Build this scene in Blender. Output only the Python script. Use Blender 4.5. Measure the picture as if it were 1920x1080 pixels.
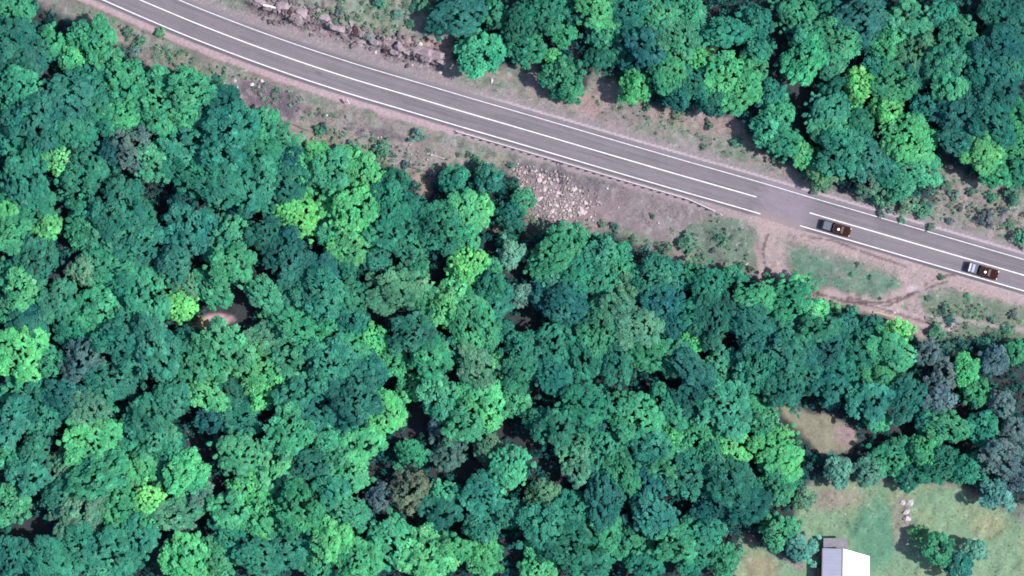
import bpy, math, random
import numpy as np
from mathutils import Vector, Matrix

# ------------------------------------------------------------------ scene, camera, light
scene = bpy.context.scene
for o in list(bpy.data.objects): bpy.data.objects.remove(o)
S = 0.11            # metres on the ground per photograph pixel
CAM_H = 600.0
def W(px, py, z=0.0):
    k = 1.0 - z / CAM_H
    return ((px - 960) * S * k, (540 - py) * S * k, z)

cam = bpy.data.cameras.new('Camera'); cam_o = bpy.data.objects.new('Camera', cam)
scene.collection.objects.link(cam_o)
cam_o.location = (0, 0, CAM_H); cam_o.rotation_euler = (0, 0, 0)
cam.sensor_width = 36.0; cam.lens = 36.0 * CAM_H / (1920 * S)
cam.clip_start = 1.0; cam.clip_end = 8000
scene.camera = cam_o
scene.cycles.filter_width = 1.8
scene.render.resolution_x = 1024; scene.render.resolution_y = 576

SUN_EL = math.radians(50); SUN_AZ = math.radians(97)   # azimuth clockwise from north (up in the picture)
world = bpy.data.worlds.new('World'); scene.world = world; world.use_nodes = True
nt = world.node_tree; bg = nt.nodes['Background']
sky = nt.nodes.new('ShaderNodeTexSky'); sky.sky_type = 'NISHITA'; sky.sun_disc = False
sky.sun_elevation = SUN_EL; sky.sun_rotation = SUN_AZ
nt.links.new(sky.outputs[0], bg.inputs[0]); bg.inputs[1].default_value = 0.15
sun = bpy.data.lights.new('Sun', 'SUN'); sun.energy = 5.0; sun.angle = math.radians(0.5); sun.color = (1.0, 0.965, 0.93)
sun_o = bpy.data.objects.new('Sun', sun); scene.collection.objects.link(sun_o)
sd = Vector((math.sin(SUN_AZ) * math.cos(SUN_EL), math.cos(SUN_AZ) * math.cos(SUN_EL), math.sin(SUN_EL)))
sun_o.rotation_euler = sd.to_track_quat('Z', 'Y').to_euler(); sun_o.location = (60, 0, 80)
scene.view_settings.view_transform = 'Standard'; scene.view_settings.look = 'None'
scene.view_settings.exposure = 1.29; scene.view_settings.gamma = 1.0

rng = np.random.default_rng(7); random.seed(7)
COL = scene.collection

# ------------------------------------------------------------------ helpers
def lin(r, g, b, f=1.0):
    def c(v):
        v /= 255.0
        return (v / 12.92 if v <= 0.04045 else ((v + 0.055) / 1.055) ** 2.4) * f
    return np.array([c(r), c(g), c(b)])

def tag(o, label=None, cat=None, group=None, kind=None):
    if label: o['label'] = label
    if cat: o['category'] = cat
    if group: o['group'] = group
    if kind: o['kind'] = kind
    return o

def empty(name, loc, rz=0.0):
    o = bpy.data.objects.new(name, None); o.location = loc; o.rotation_euler = (0, 0, rz)
    o.empty_display_size = 0.5
    COL.objects.link(o); return o

def mesh_np(name, V, F, mats=(), col=None, smooth=False):
    """V (n,3); F (m,k) all faces the same size; col per-vertex rgb"""
    me = bpy.data.meshes.new(name)
    V = np.asarray(V, dtype=np.float32); F = np.asarray(F, dtype=np.int32)
    k = F.shape[1]
    me.vertices.add(len(V)); me.vertices.foreach_set('co', V.ravel())
    me.loops.add(F.size); me.loops.foreach_set('vertex_index', F.ravel())
    me.polygons.add(len(F))
    me.polygons.foreach_set('loop_start', np.arange(0, F.size, k, dtype=np.int32))
    me.polygons.foreach_set('loop_total', np.full(len(F), k, dtype=np.int32))
    if smooth: me.polygons.foreach_set('use_smooth', np.ones(len(F), dtype=bool))
    me.update(calc_edges=True); me.validate()
    if col is not None:
        a = me.color_attributes.new('Col', 'FLOAT_COLOR', 'POINT')
        c = np.ones((len(V), 4), dtype=np.float32); c[:, :3] = col
        a.data.foreach_set('color', c.ravel())
    for m in mats: me.materials.append(m)
    return me

def obj(name, me, parent=None, loc=(0, 0, 0), rot=(0, 0, 0)):
    o = bpy.data.objects.new(name, me); o.location = loc; o.rotation_euler = rot
    if parent: o.parent = parent
    COL.objects.link(o); return o

class MB:
    def __init__(s): s.v = []; s.f = []
    def add(s, vs, fs):
        b = len(s.v); s.v += [tuple(v) for v in vs]; s.f += [tuple(i + b for i in f) for f in fs]
    def box(s, x0, x1, y0, y1, z0, z1):
        s.add([(x0,y0,z0),(x1,y0,z0),(x1,y1,z0),(x0,y1,z0),(x0,y0,z1),(x1,y0,z1),(x1,y1,z1),(x0,y1,z1)],
              [(0,3,2,1),(4,5,6,7),(0,1,5,4),(1,2,6,5),(2,3,7,6),(3,0,4,7)])
    def tube(s, pts, rads, n=8, cap=True):
        rings = []; pts = [Vector(p) for p in pts]
        for i, p in enumerate(pts):
            d = (pts[min(i+1, len(pts)-1)] - pts[max(i-1, 0)]).normalized()
            u = d.orthogonal().normalized(); w = d.cross(u)
            rings.append([p + (u * math.cos(2*math.pi*k/n) + w * math.sin(2*math.pi*k/n)) * rads[i] for k in range(n)])
        vs = [v for r in rings for v in r]; fs = []
        for i in range(len(pts)-1):
            for k in range(n):
                a = i*n+k; b = i*n+(k+1) % n
                fs.append((a, b, b+n, a+n))
        if cap: fs.append(tuple(range(n-1, -1, -1))); fs.append(tuple(range((len(pts)-1)*n, len(pts)*n)))
        s.add(vs, fs)
    def prism(s, poly, z0, z1):
        n = len(poly)
        s.add([(x, y, z0) for x, y in poly] + [(x, y, z1) for x, y in poly],
              [tuple(range(n-1, -1, -1)), tuple(range(n, 2*n))] + [(i, (i+1) % n, n+(i+1) % n, n+i) for i in range(n)])
    def mesh(s, name, mat, bevel=0.0, smooth=False):
        me = bpy.data.meshes.new(name); me.from_pydata(s.v, [], s.f)
        me.materials.append(mat)
        if bevel:
            import bmesh
            bm = bmesh.new(); bm.from_mesh(me)
            bmesh.ops.recalc_face_normals(bm, faces=bm.faces)
            bmesh.ops.bevel(bm, geom=list(bm.edges), offset=bevel, segments=2, affect='EDGES', clamp_overlap=True)
            bm.to_mesh(me); bm.free()
        if smooth: me.polygons.foreach_set('use_smooth', [True]*len(me.polygons))
        me.update(); return me
    def build(s, name, mat, parent=None, bevel=0.0, smooth=False):
        return obj(name, s.mesh(name, mat, bevel, smooth), parent)

_tab = rng.random((4, 256, 256))
def vnoise(x, y, k=0):
    xi = np.floor(x).astype(int); yi = np.floor(y).astype(int)
    fx = x - xi; fy = y - yi; fx = fx*fx*(3-2*fx); fy = fy*fy*(3-2*fy)
    t = _tab[k % 4]; a = t[xi & 255, yi & 255]; b = t[(xi+1) & 255, yi & 255]
    c = t[xi & 255, (yi+1) & 255]; d = t[(xi+1) & 255, (yi+1) & 255]
    return (a*(1-fx)+b*fx)*(1-fy) + (c*(1-fx)+d*fx)*fy
def fbm(x, y, o=4, k=0):
    s = 0; a = 1; t = 0
    for i in range(o):
        s = s + a*vnoise(x*2**i+17.3*i+k*31.7, y*2**i+9.1*i+k*13.3, k+i); t += a; a *= 0.55
    return s/t
def sstep(a, b, x):
    t = np.clip((x-a)/(b-a), 0, 1); return t*t*(3-2*t)

def poly_sd(px, py, poly):
    """signed distance (positive inside), photo pixels"""
    P = np.array(poly, float); n = len(P)
    d = np.full(px.shape, 1e9); ins = np.zeros(px.shape, bool)
    for i in range(n):
        ax, ay = P[i]; bx, by = P[(i+1) % n]
        ex, ey = bx-ax, by-ay; wx, wy = px-ax, py-ay
        t = np.clip((wx*ex+wy*ey)/(ex*ex+ey*ey+1e-9), 0, 1)
        d = np.minimum(d, np.hypot(wx-t*ex, wy-t*ey))
        c = ((ay > py) != (by > py)) & (px < (bx-ax)*(py-ay)/((by-ay) if by != ay else 1e-9)+ax)
        ins ^= c
    return np.where(ins, d, -d)
def line_d(px, py, pts):
    d = np.full(px.shape, 1e9)
    for (ax, ay), (bx, by) in zip(pts[:-1], pts[1:]):
        ex, ey = bx-ax, by-ay; wx, wy = px-ax, py-ay
        t = np.clip((wx*ex+wy*ey)/(ex*ex+ey*ey+1e-9), 0, 1)
        d = np.minimum(d, np.hypot(wx-t*ex, wy-t*ey))
    return d

# ------------------------------------------------------------------ materials
def new_mat(name):
    m = bpy.data.materials.new(name); m.use_nodes = True
    return m, m.node_tree, m.node_tree.nodes['Principled BSDF']
def mat_plain(name, rgb, rough=0.7, metal=0.0, noise=0.12, scale=3.0, coat=0.0, spec=0.4):
    m, t, p = new_mat(name)
    n = t.nodes.new('ShaderNodeTexNoise'); n.inputs['Scale'].default_value = scale; n.inputs['Detail'].default_value = 5
    tc = t.nodes.new('ShaderNodeTexCoord'); t.links.new(tc.outputs['Object'], n.inputs['Vector'])
    r = t.nodes.new('ShaderNodeMapRange'); r.inputs['To Min'].default_value = 1-noise; r.inputs['To Max'].default_value = 1+noise
    t.links.new(n.outputs['Fac'], r.inputs['Value'])
    mx = t.nodes.new('ShaderNodeVectorMath'); mx.operation = 'SCALE'; mx.inputs[0].default_value = rgb
    t.links.new(r.outputs[0], mx.inputs['Scale']); t.links.new(mx.outputs[0], p.inputs['Base Color'])
    p.inputs['Roughness'].default_value = rough; p.inputs['Metallic'].default_value = metal
    p.inputs['Coat Weight'].default_value = coat; p.inputs['Specular IOR Level'].default_value = spec
    return m
def mat_attr(name, rough=0.9, fine=6.0, amp=0.25, bump=0.3, spec=0.2):
    """colour from the mesh's own surface colours, broken up by fine grain"""
    m, t, p = new_mat(name)
    a = t.nodes.new('ShaderNodeAttribute'); a.attribute_name = 'Col'
    tc = t.nodes.new('ShaderNodeTexCoord')
    n = t.nodes.new('ShaderNodeTexNoise'); n.inputs['Scale'].default_value = fine; n.inputs['Detail'].default_value = 6; n.inputs['Roughness'].default_value = 0.65
    t.links.new(tc.outputs['Object'], n.inputs['Vector'])
    r = t.nodes.new('ShaderNodeMapRange'); r.inputs['From Min'].default_value = 0.25; r.inputs['From Max'].default_value = 0.75
    r.inputs['To Min'].default_value = 1-amp; r.inputs['To Max'].default_value = 1+amp
    t.links.new(n.outputs['Fac'], r.inputs['Value'])
    mx = t.nodes.new('ShaderNodeVectorMath'); mx.operation = 'SCALE'
    t.links.new(a.outputs['Color'], mx.inputs[0]); t.links.new(r.outputs[0], mx.inputs['Scale'])
    t.links.new(mx.outputs[0], p.inputs['Base Color'])
    b = t.nodes.new('ShaderNodeBump'); b.inputs['Strength'].default_value = bump; b.inputs['Distance'].default_value = 0.15
    t.links.new(n.outputs['Fac'], b.inputs['Height']); t.links.new(b.outputs[0], p.inputs['Normal'])
    p.inputs['Roughness'].default_value = rough; p.inputs['Specular IOR Level'].default_value = spec
    return m
def mat_leaf(name):
    m, t, p = new_mat(name); t.nodes.remove(p); out = t.nodes['Material Output']
    oi = t.nodes.new('ShaderNodeObjectInfo'); a = t.nodes.new('ShaderNodeAttribute'); a.attribute_name = 'Col'
    mx0 = t.nodes.new('ShaderNodeVectorMath'); mx0.operation = 'MULTIPLY'
    t.links.new(oi.outputs['Color'], mx0.inputs[0]); t.links.new(a.outputs['Color'], mx0.inputs[1])
    ge = t.nodes.new('ShaderNodeNewGeometry'); n = t.nodes.new('ShaderNodeTexNoise'); n.inputs['Scale'].default_value = 0.16
    n.inputs['Detail'].default_value = 4; n.inputs['Roughness'].default_value = 0.6; t.links.new(ge.outputs['Position'], n.inputs['Vector'])
    r = t.nodes.new('ShaderNodeMapRange'); r.inputs['From Min'].default_value = 0.33; r.inputs['From Max'].default_value = 0.67; r.clamp = True
    t.links.new(n.outputs['Fac'], r.inputs['Value'])
    mc = t.nodes.new('ShaderNodeMix'); mc.data_type = 'VECTOR'; mc.inputs[4].default_value = (.68, .74, .84); mc.inputs[5].default_value = (1.28, 1.22, 1.12)
    t.links.new(r.outputs[0], mc.inputs[0])
    mx = t.nodes.new('ShaderNodeVectorMath'); mx.operation = 'MULTIPLY'
    t.links.new(mx0.outputs[0], mx.inputs[0]); t.links.new(mc.outputs[1], mx.inputs[1])
    d = t.nodes.new('ShaderNodeBsdfDiffuse'); tr = t.nodes.new('ShaderNodeBsdfTranslucent')
    t.links.new(mx.outputs[0], d.inputs['Color']); t.links.new(mx.outputs[0], tr.inputs['Color'])
    ms = t.nodes.new('ShaderNodeMixShader'); ms.inputs[0].default_value = 0.16
    t.links.new(d.outputs[0], ms.inputs[1]); t.links.new(tr.outputs[0], ms.inputs[2])
    t.links.new(ms.outputs[0], out.inputs['Surface'])
    return m

M_ground = mat_attr('earth_and_grass', fine=2.2, amp=0.30, bump=0.5)
M_asphalt = mat_attr('worn_asphalt', fine=3.0, amp=0.10, bump=0.1, rough=0.85)
M_rock = mat_attr('rough_rock', fine=1.6, amp=0.35, bump=0.6)
M_leaf = mat_leaf('leaves')
M_bark = mat_plain('bark', (0.045, 0.042, 0.04), 0.9, noise=0.4, scale=2)
M_white_paint = mat_plain('white_road_paint', (0.34, 0.33, 0.345), 0.8, noise=0.45, scale=1.3)
M_maroon = mat_plain('maroon_paint', (0.017, 0.004, 0.0035), 0.75, noise=0.1, spec=0.06)
M_black = mat_plain('black_rubber', (0.008, 0.007, 0.009), 0.8, spec=0.1)
M_glass = mat_plain('dark_glass', (0.008, 0.009, 0.013), 0.3, noise=0.05, spec=0.2)
M_wind = mat_plain('windscreen_glint', (0.045, 0.038, 0.032), 0.25, noise=0.1)  # paler than the other glass: the sun glint is painted into its colour
M_grey = mat_plain('grey_bed_cover', (0.055, 0.062, 0.08), 0.7, spec=0.1)
M_pale = mat_plain('pale_metal', (0.24, 0.24, 0.28), 0.45, noise=0.1)
M_chrome = mat_plain('chrome', (0.5, 0.5, 0.5), 0.25, metal=1.0)
M_whitep = mat_plain('white_plastic', (0.75, 0.74, 0.70), 0.4, noise=0.05)
M_red = mat_plain('red_lens', (0.25, 0.01, 0.01), 0.3)
M_amber = mat_plain('clear_lens', (0.6, 0.58, 0.5), 0.2)
M_galv = mat_plain('galvanised_steel', (0.30, 0.27, 0.29), 0.5, metal=0.15, noise=0.2)
M_post = mat_plain('weathered_post', (0.05, 0.045, 0.05), 0.8, noise=0.3)
M_roof_sunlit = mat_plain('sunlit_roof_sheet', (0.52, 0.52, 0.54), 0.5, noise=0.06, scale=0.8)  # sunlit brightness of the east slope put into its base colour
M_roof_shaded = mat_plain('shaded_roof_sheet', (0.17, 0.17, 0.21), 0.55, noise=0.1, scale=0.8)  # same roof, darkened in colour for the slope turned from the sun
M_porch = mat_plain('old_brown_sheet', (0.10, 0.092, 0.104), 0.8, noise=0.35, scale=1.2)
M_wall = mat_plain('cream_wall', (0.28, 0.22, 0.18), 0.8, noise=0.12)
M_wood = mat_plain('dark_wood', (0.05, 0.025, 0.018), 0.8, noise=0.3)
M_log = mat_plain('pale_log', (0.20, 0.18, 0.125), 0.8, noise=0.35)
M_conc = mat_plain('concrete', (0.20, 0.18, 0.18), 0.85, noise=0.25)
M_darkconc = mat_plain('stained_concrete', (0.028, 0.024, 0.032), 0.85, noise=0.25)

# ------------------------------------------------------------------ layout taken from the photograph (pixels)
MID = [(-300,-240),(0,-117),(120,-64),(263,0),(370,45),(480,87),(568,118),(670,151),(773,181),(860,207),(960,236),
       (1042,260),(1150,292),(1260,324),(1418,369),(1518,399),(1700,452),(1920,516),(2060,557),(2300,627)]
_m = np.array(MID, float)
_xs = np.arange(-250, 2250, 4.0); _ys = np.interp(_xs, _m[:, 0], _m[:, 1])
kern = np.exp(-np.linspace(-2, 2, 41)**2); kern /= kern.sum()
_ys = np.convolve(np.pad(_ys, 20, mode='reflect', reflect_type='odd'), kern, 'valid')
def mid_y(x): return np.interp(x, _xs, _ys)
def mid_slope(x): return (mid_y(x+10)-mid_y(x-10))/20.0
def road_off(px, py):           # perpendicular offset in px, + = below (south)
    sl = mid_slope(px); dy = py-mid_y(px)
    far = np.where(px < -240, 1.0, 1.0)
    return dy/np.sqrt(1+sl*sl)*far
def road_pt(x, off):            # point at along-position x with perpendicular offset
    sl = mid_slope(x); L = math.sqrt(1+sl*sl)
    return x - sl/L*off, mid_y(x) + off/L

FOREST_S = [(-60,-60),(60,-10),(110,22),(180,50),(235,85),(290,125),(350,150),(405,145),(440,200),(480,222),(530,238),(570,268),(600,285),
 (650,280),(700,292),(750,325),(800,345),(850,318),(930,312),(975,330),(985,400),(1000,440),(1080,435),(1150,435),(1240,475),(1290,500),
 (1400,512),(1480,522),(1540,565),(1620,590),(1700,612),(1725,640),(1800,632),(1850,625),(1980,640),(1980,960),(1850,935),(1790,903),
 (1700,893),(1600,897),(1520,905),(1505,950),(1490,1000),(1525,1045),(1500,1062),(1440,1030),(1395,1005),(1380,1120),(-60,1120)]
FOREST_N = [(800,-60),(805,10),(825,50),(850,70),(842,120),(930,130),(1000,118),(1025,160),(1060,185),(1100,168),(1120,125),(1160,165),(1200,190),
 (1280,212),(1340,205),(1400,245),(1420,280),(1480,312),(1520,345),(1600,362),(1660,385),(1740,395),(1755,380),(1745,300),(1800,325),(1860,348),(1980,365),(1980,-60)]
CLEAR = [(1445,755),(1500,765),(1560,778),(1600,798),(1608,825),(1595,850),(1540,853),(1515,830),(1485,800)]
ISLAND = [(1478,472),(1500,460),(1525,470),(1560,492),(1610,500),(1690,520),(1686,543),(1640,553),(1580,548),(1515,530),(1482,500)]
GR_LEFT = [(1255,440),(1320,412),(1380,412),(1408,440),(1412,480),(1395,498),(1340,495),(1290,480)]
GR_RIGHT = [(1740,560),(1800,545),(1940,570),(1940,640),(1850,640),(1760,620),(1730,600)]
GAPS = [(123,400,20),(450,575,30),(983,503,16),(990,600,20),(750,640,18),(683,557,14),(830,517,14),(372,850,16),(420,920,18),(50,985,26),(503,803,16),
 (783,790,22),(987,830,18),(1053,893,16),(883,883,16),(703,925,14),(1203,867,14),(1693,800,28),(1830,935,22),(1385,815,14),(1413,862,14),
 (1500,180,20),(1505,230,16),(1685,120,14),(845,100,14),(1395,255,14),(1008,140,14),(240,330,12),(83,140,18),(1325,660,16),(1530,740,16),(403,600,24),(310,385,12),
 (975,620,14),(1755,240,10),(1300,20,8),(860,720,14),(480,475,12),(605,475,12),(1735,430,20),(460,330,10)]

# ------------------------------------------------------------------ ground sheet
def terrain(px, py):
    off = road_off(px, py); a = np.abs(off)
    h = sstep(55, 120, a) * (fbm(px/90, py/90, 4, 1)-0.5)*2.2
    h += sstep(42, 60, a) * (fbm(px/16, py/16, 3, 2)-0.5)*0.5
    # rocky cutting north of the road
    bx = np.interp(px, [440, 500, 560, 640, 700, 760, 830, 900], [2, 22, 42, 58, 88, 104, 122, 130])
    wob = (fbm(px/22, py/22, 3, 3)-0.5)*26
    m = sstep(420, 470, px)*(1-sstep(840, 900, px))
    h += m * sstep(-6, 5, bx-py+wob) * 1.5 * (0.6+0.8*fbm(px/12, py/12, 3, 0))
    # low fall behind the guard rail
    m2 = sstep(850, 950, px)*(1-sstep(1300, 1400, px))
    h -= m2 * sstep(44, 95, off) * (1-sstep(200, 260, off)) * 1.3
    return h
def ground_colour(px, py):
    off = road_off(px, py); sh = px.shape + (3,)
    n1 = fbm(px/55, py/55, 4, 0); n2 = fbm(px/14, py/14, 4, 1); n3 = fbm(px/5, py/5, 3, 2)
    k = 1/3.15
    tan = lin(148,134,134, k); green = lin(120,140,122, k); pink = lin(190,164,170, k)
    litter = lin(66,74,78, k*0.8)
    c = np.zeros(sh); c[:] = tan
    def mix(col, w):
        nonlocal c
        w = np.clip(w, 0, 1)[..., None]; c = c*(1-w) + np.asarray(col)*w
    sl = 0.3  # streaks run with the road
    u = (px + sl*py); v = (py - sl*px)
    st = fbm(u/70, v/5, 3, 3)
    mix(green, sstep(0.34, 0.56, n1*0.6+n2*0.4)*0.85); mix(lin(174,158,146, k), sstep(.52,.66, fbm(px/20, py/9, 4, 0))*.5); mix(lin(98,112,98, k), sstep(.55,.7, fbm(px/16, py/10, 4, 3))*.5)
    mix(lin(165,146,146, k), sstep(0.5, 0.7, st)*0.5*(1-sstep(120, 200, np.abs(off))))
    mix(lin(105,92,96, k), sstep(0.62, 0.75, n2)*0.45)
    # forest floor
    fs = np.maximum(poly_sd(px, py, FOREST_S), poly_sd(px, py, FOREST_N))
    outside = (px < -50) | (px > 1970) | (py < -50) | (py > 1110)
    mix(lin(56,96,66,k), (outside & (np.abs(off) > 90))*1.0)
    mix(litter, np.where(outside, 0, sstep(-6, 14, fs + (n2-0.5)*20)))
    # north verge band tan/pink and dry patches
    for (x, y, rx, ry, w) in [(1075,105,26,16,.9),(1110,195,45,22,.8),(1245,215,50,16,.8),(820,85,25,22,.9),(760,85,45,16,.8),(1340,235,60,22,.5),(520,15,40,14,.8)]:
        d = np.hypot((px-x)/rx, (py-y)/ry)
        mix(lin(176,146,144, k), (1-sstep(0.5, 1.15, d+(n2-0.5)*0.9))*w)
    # reddish rock of the cutting
    bx = np.interp(px, [440,500,560,640,700,760,830,900], [2,22,42,58,88,104,122,130])
    band = (1-sstep(12, 30, np.abs(py-bx-2+(n2-.5)*30))) * sstep(440, 490, px)*(1-sstep(815, 850, px))
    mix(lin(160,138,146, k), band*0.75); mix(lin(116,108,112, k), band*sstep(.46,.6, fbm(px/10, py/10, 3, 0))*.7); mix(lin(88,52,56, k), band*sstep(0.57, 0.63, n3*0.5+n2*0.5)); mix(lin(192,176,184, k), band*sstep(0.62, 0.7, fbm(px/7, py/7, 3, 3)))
    mix(lin(128,148,122, k), (1-sstep(0.6,1.1, np.hypot((px-700)/90,(py-30)/28)+(n2-.5)*.6))*0.7)
    # purple-grey slab south of the road
    SL = [(445,150),(480,145),(520,160),(560,185),(575,210),(540,222),(480,205),(450,185)]
    s1 = poly_sd(px, py, SL)
    mix(lin(112,98,112, k), sstep(-6, 6, s1+(n2-.5)*26)*0.9)
    s1 = poly_sd(px, py, [(640,235),(700,238),(750,250),(760,265),(700,262),(650,250)])
    mix(lin(110,98,110, k), sstep(-6, 6, s1+(n2-.5)*20)*0.8)
    mix(lin(168,150,128, k), (1-sstep(.5,1.1, np.hypot((px-610)/60,(py-262)/24)+(n2-.5)*.8))*0.5)
    mix(lin(170,146,134, k), (1-sstep(.5,1.1, np.hypot((px-790)/26,(py-345)/32)+(n2-.5)*.8))*0.8)
    mix(lin(160,140,120, k), (1-sstep(.5,1.1, np.hypot((px-940)/18,(py-425)/20)+(n2-.5)*.8))*0.8)
    # rubble slope below the rail, bare and mauve
    s1 = poly_sd(px, py, [(940,300),(1000,310),(1100,335),(1230,360),(1330,390),(1380,405),(1300,420),(1240,455),(1180,430),(1100,420),(1010,410),(980,360)])
    mix(lin(150,132,138, k), sstep(-8, 8, s1+(n2-.5)*24)*0.8)
    s1 = poly_sd(px, py, [(960,295),(1090,325),(1170,345),(1120,355),(1020,335),(970,320)])
    mix(lin(118,106,116, k), sstep(-8, 8, s1+(n2-.5)*20)*0.7)
    bank = sstep(-8, 10, poly_sd(px, py, [(560,222),(660,240),(860,290),(960,310),(970,340),(860,310),(760,330),(690,290),(600,285)])+(n2-.5)*24)
    mix(lin(168,158,152, k), bank*sstep(.45,.6, fbm(px/9, py/6, 3, 1))*0.7); mix(lin(110,106,104, k), bank*sstep(.58,.68, n3)*0.6)
    mix(lin(165,160,160, k), sstep(.56,.66, fbm(px/11, py/11, 4, 2))*0.45*(fs < 0)*(np.abs(off) < 160)*(np.abs(off) > 50))
    # lawns
    isl = sstep(-4, 8, poly_sd(px, py, ISLAND)+(n2-.5)*16)
    mix(lin(106,142,122, k), isl*0.95); mix(lin(142,138,130, k), isl*sstep(.5,.66, n2)*.55); mix(lin(92,128,110, k), isl*sstep(.48,.62, fbm(px/24, py/10, 3, 2))*.6)
    mix(lin(118,138,122, k), sstep(-10, 14, poly_sd(px, py, GR_LEFT)+(n2-.5)*24)*0.9)
    mix(lin(120,136,116, k), sstep(-10, 14, poly_sd(px, py, GR_RIGHT)+(n2-.5)*24)*0.9)
    LAWN = [(1495,915),(1600,905),(1700,905),(1790,915),(1860,950),(1960,1000),(1960,1140),(1370,1140),(1375,1080),(1385,1010),(1440,1035),(1500,1070),(1520,1040),(1490,985)]
    l = sstep(-6, 6, poly_sd(px, py, LAWN)+(n2-.5)*10)
    mix(lin(130,160,128, k), l)
    mix(lin(152,162,126, k), l*sstep(.45,.65, n1)*0.6)
    mix(lin(154,146,134, k), l*(1-sstep(.5,1.15, np.hypot((px-1560)/75,(py-935)/26)+(n1-.5)*.7))*0.95)
    mix(lin(158,144,120, k), l*(1-sstep(.5,1.15, np.hypot((px-1425)/40,(py-1065)/32)+(n1-.5)*.7))*0.8)
    mix(lin(100,150,122, k), l*(1-sstep(.5,1.15, np.hypot((px-1640)/50,(py-1000)/75)+(n1-.5)*.7))*0.95)
    mix(lin(160,150,138, k), l*(1-sstep(.5,1.15, np.hypot((px-1690)/20,(py-975)/60)+(n1-.5)*.7))*0.8)
    mix(lin(160,160,126, k), l*(1-sstep(.4,1.15, np.hypot((px-1855)/40,(py-985)/28)+(n1-.5)*.7))*0.7)
    s1 = poly_sd(px, py, CLEAR)
    mix(lin(150,146,126, k), sstep(-5, 8, s1+(n2-.5)*16)*0.95)
    mix(lin(172,146,150, k), sstep(-2, 6, s1)*(1-sstep(.4,1.1, np.hypot((px-1585)/26,(py-815)/24)+(st-.5)*.8))*0.8)
    for (x, y, rx, ry, col) in [(407,600,34,15,(205,165,175)),(372,606,26,18,(170,164,124)),(1323,648,13,13,(185,185,125)),(1475,760,16,10,(160,160,110))]:
        mix(lin(*col, k), (1-sstep(0.6, 1.1, np.hypot((px-x)/rx, (py-y)/ry)+(n2-.5)*.5)))
    # gravel shoulders
    mix(pink, sstep(34, 37, off)*(1-sstep(46, 50, off+(n2-.5)*8))*(1-sstep(860, 960, px))*0.95)
    mix(lin(176,154,160, k), sstep(34, 37, off)*(1-sstep(47, 51, off+(n2-.5)*8))*sstep(860, 960, px)*0.8)
    mix(lin(118,112,100, k), sstep(46, 49, off)*(1-sstep(51, 57, off+(n2-.5)*10))*(1-sstep(420, 640, px))*0.5)
    mix(lin(162,146,152, k), sstep(34, 38, -off)*(1-sstep(48, 62, -off+(n2-.5)*16))*0.7)
    mix(lin(208,190,200, k), (1-sstep(1.2, 2.8, np.abs(-off-39.5)))*sstep(850, 1000, px)*0.95)
    mix(lin(172,146,150, k), (1-sstep(.5,1.2, np.hypot((px-1560)/130,(v-(440-.3*1560))/8)+(n2-.5)*.6))*0.9)
    # dirt drive and tyre tracks
    dirt = lin(182,160,160, k)
    for pts, w in [([(1455,400),(1445,440),(1445,480),(1450,520)], 26), ([(1430,405),(1500,410),(1560,440),(1640,470),(1720,500)], 13),
                   ([(1450,505),(1520,548),(1600,568),(1680,585),(1730,620)], 13), ([(1660,575),(1700,548),(1750,522),(1800,520)], 15),
                   ([(1700,500),(1710,560),(1725,610)], 16), ([(1790,535),(1860,545),(1940,565)], 10), ([(1640,575),(1720,598),(1790,612)], 11)]:
        d = line_d(px, py, pts)
        mix(dirt, (1-sstep(w*0.7, w*1.25, d+(n2-.5)*14))*0.85)
    mix(dirt, sstep(34, 37, off)*(1-sstep(52, 66, off+(n2-.5)*16))*sstep(1370, 1430, px)*0.85)
    for pts, w in [([(1620,560),(1700,590),(1800,600),(1940,622)],5), ([(1640,450),(1740,490),(1840,530),(1940,556)],6)]:
        mix(lin(190,172,176, k), (1-sstep(w*.5, w*1.3, line_d(px, py, pts)+(n3-.5)*8))*.6)
    rut = lin(100,84,84, k)
    for pts in [[(1500,545),(1570,560),(1640,575),(1740,606)],[(1505,538),(1580,566),(1650,568),(1700,555),(1740,530)],[(1560,575),(1640,592),(1745,622)],
                [(1600,568),(1680,566),(1760,520),(1800,512)],[(1590,558),(1665,574),(1720,548),(1775,528)],[(1480,440),(1560,450),(1640,480),(1700,500)],[(1440,440),(1430,470),(1436,505)]]:
        d = line_d(px, py, pts)
        mix(rut, (1-sstep(0.8, 3.4, d+(n3-.5)*4))*0.8*sstep(.3,.5,n2+.1))
    mix(lin(205,190,198, k), (1-sstep(.4,1.1, np.hypot((px-1712)/18,(py-541)/7)+(n3-.5)*.8))*0.7)
    # gravel specks
    sp = sstep(0.70, 0.80, n3)*(fs < -4)
    mix(lin(205,190,190, k), sp*0.45*sstep(.4,.6,n1))
    return c*(0.86+0.28*n3)[..., None]

nx, ny = 660, 380
gx = np.linspace(-60, 1980, nx); gy = np.linspace(-60, 1140, ny)
gx = np.concatenate([[-28000,-9000,-2500,-700,-250], gx, [2200,2700,4500,11000,28000]])
gy = np.concatenate([[-28000,-9000,-2500,-700,-250], gy, [1340,1900,4500,11000,28000]])
PX, PY = np.meshgrid(gx, gy)
ZZ = terrain(PX, PY)*np.where((np.abs(PX-960) > 1100) | (np.abs(PY-540) > 680), 0.0, 1.0) - 0.03
CC = ground_colour(PX, PY)
V = np.stack([(PX-960)*S, (540-PY)*S, ZZ], -1).reshape(-1, 3)
nxx, nyy = len(gx), len(gy)
I = np.arange(nxx*nyy).reshape(nyy, nxx)
F = np.stack([I[1:, :-1], I[1:, 1:], I[:-1, 1:], I[:-1, :-1]], -1).reshape(-1, 4)
g = obj('ground', mesh_np('ground', V, F, [M_ground], CC.reshape(-1, 3), smooth=True)); tag(g, kind='structure')
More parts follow.
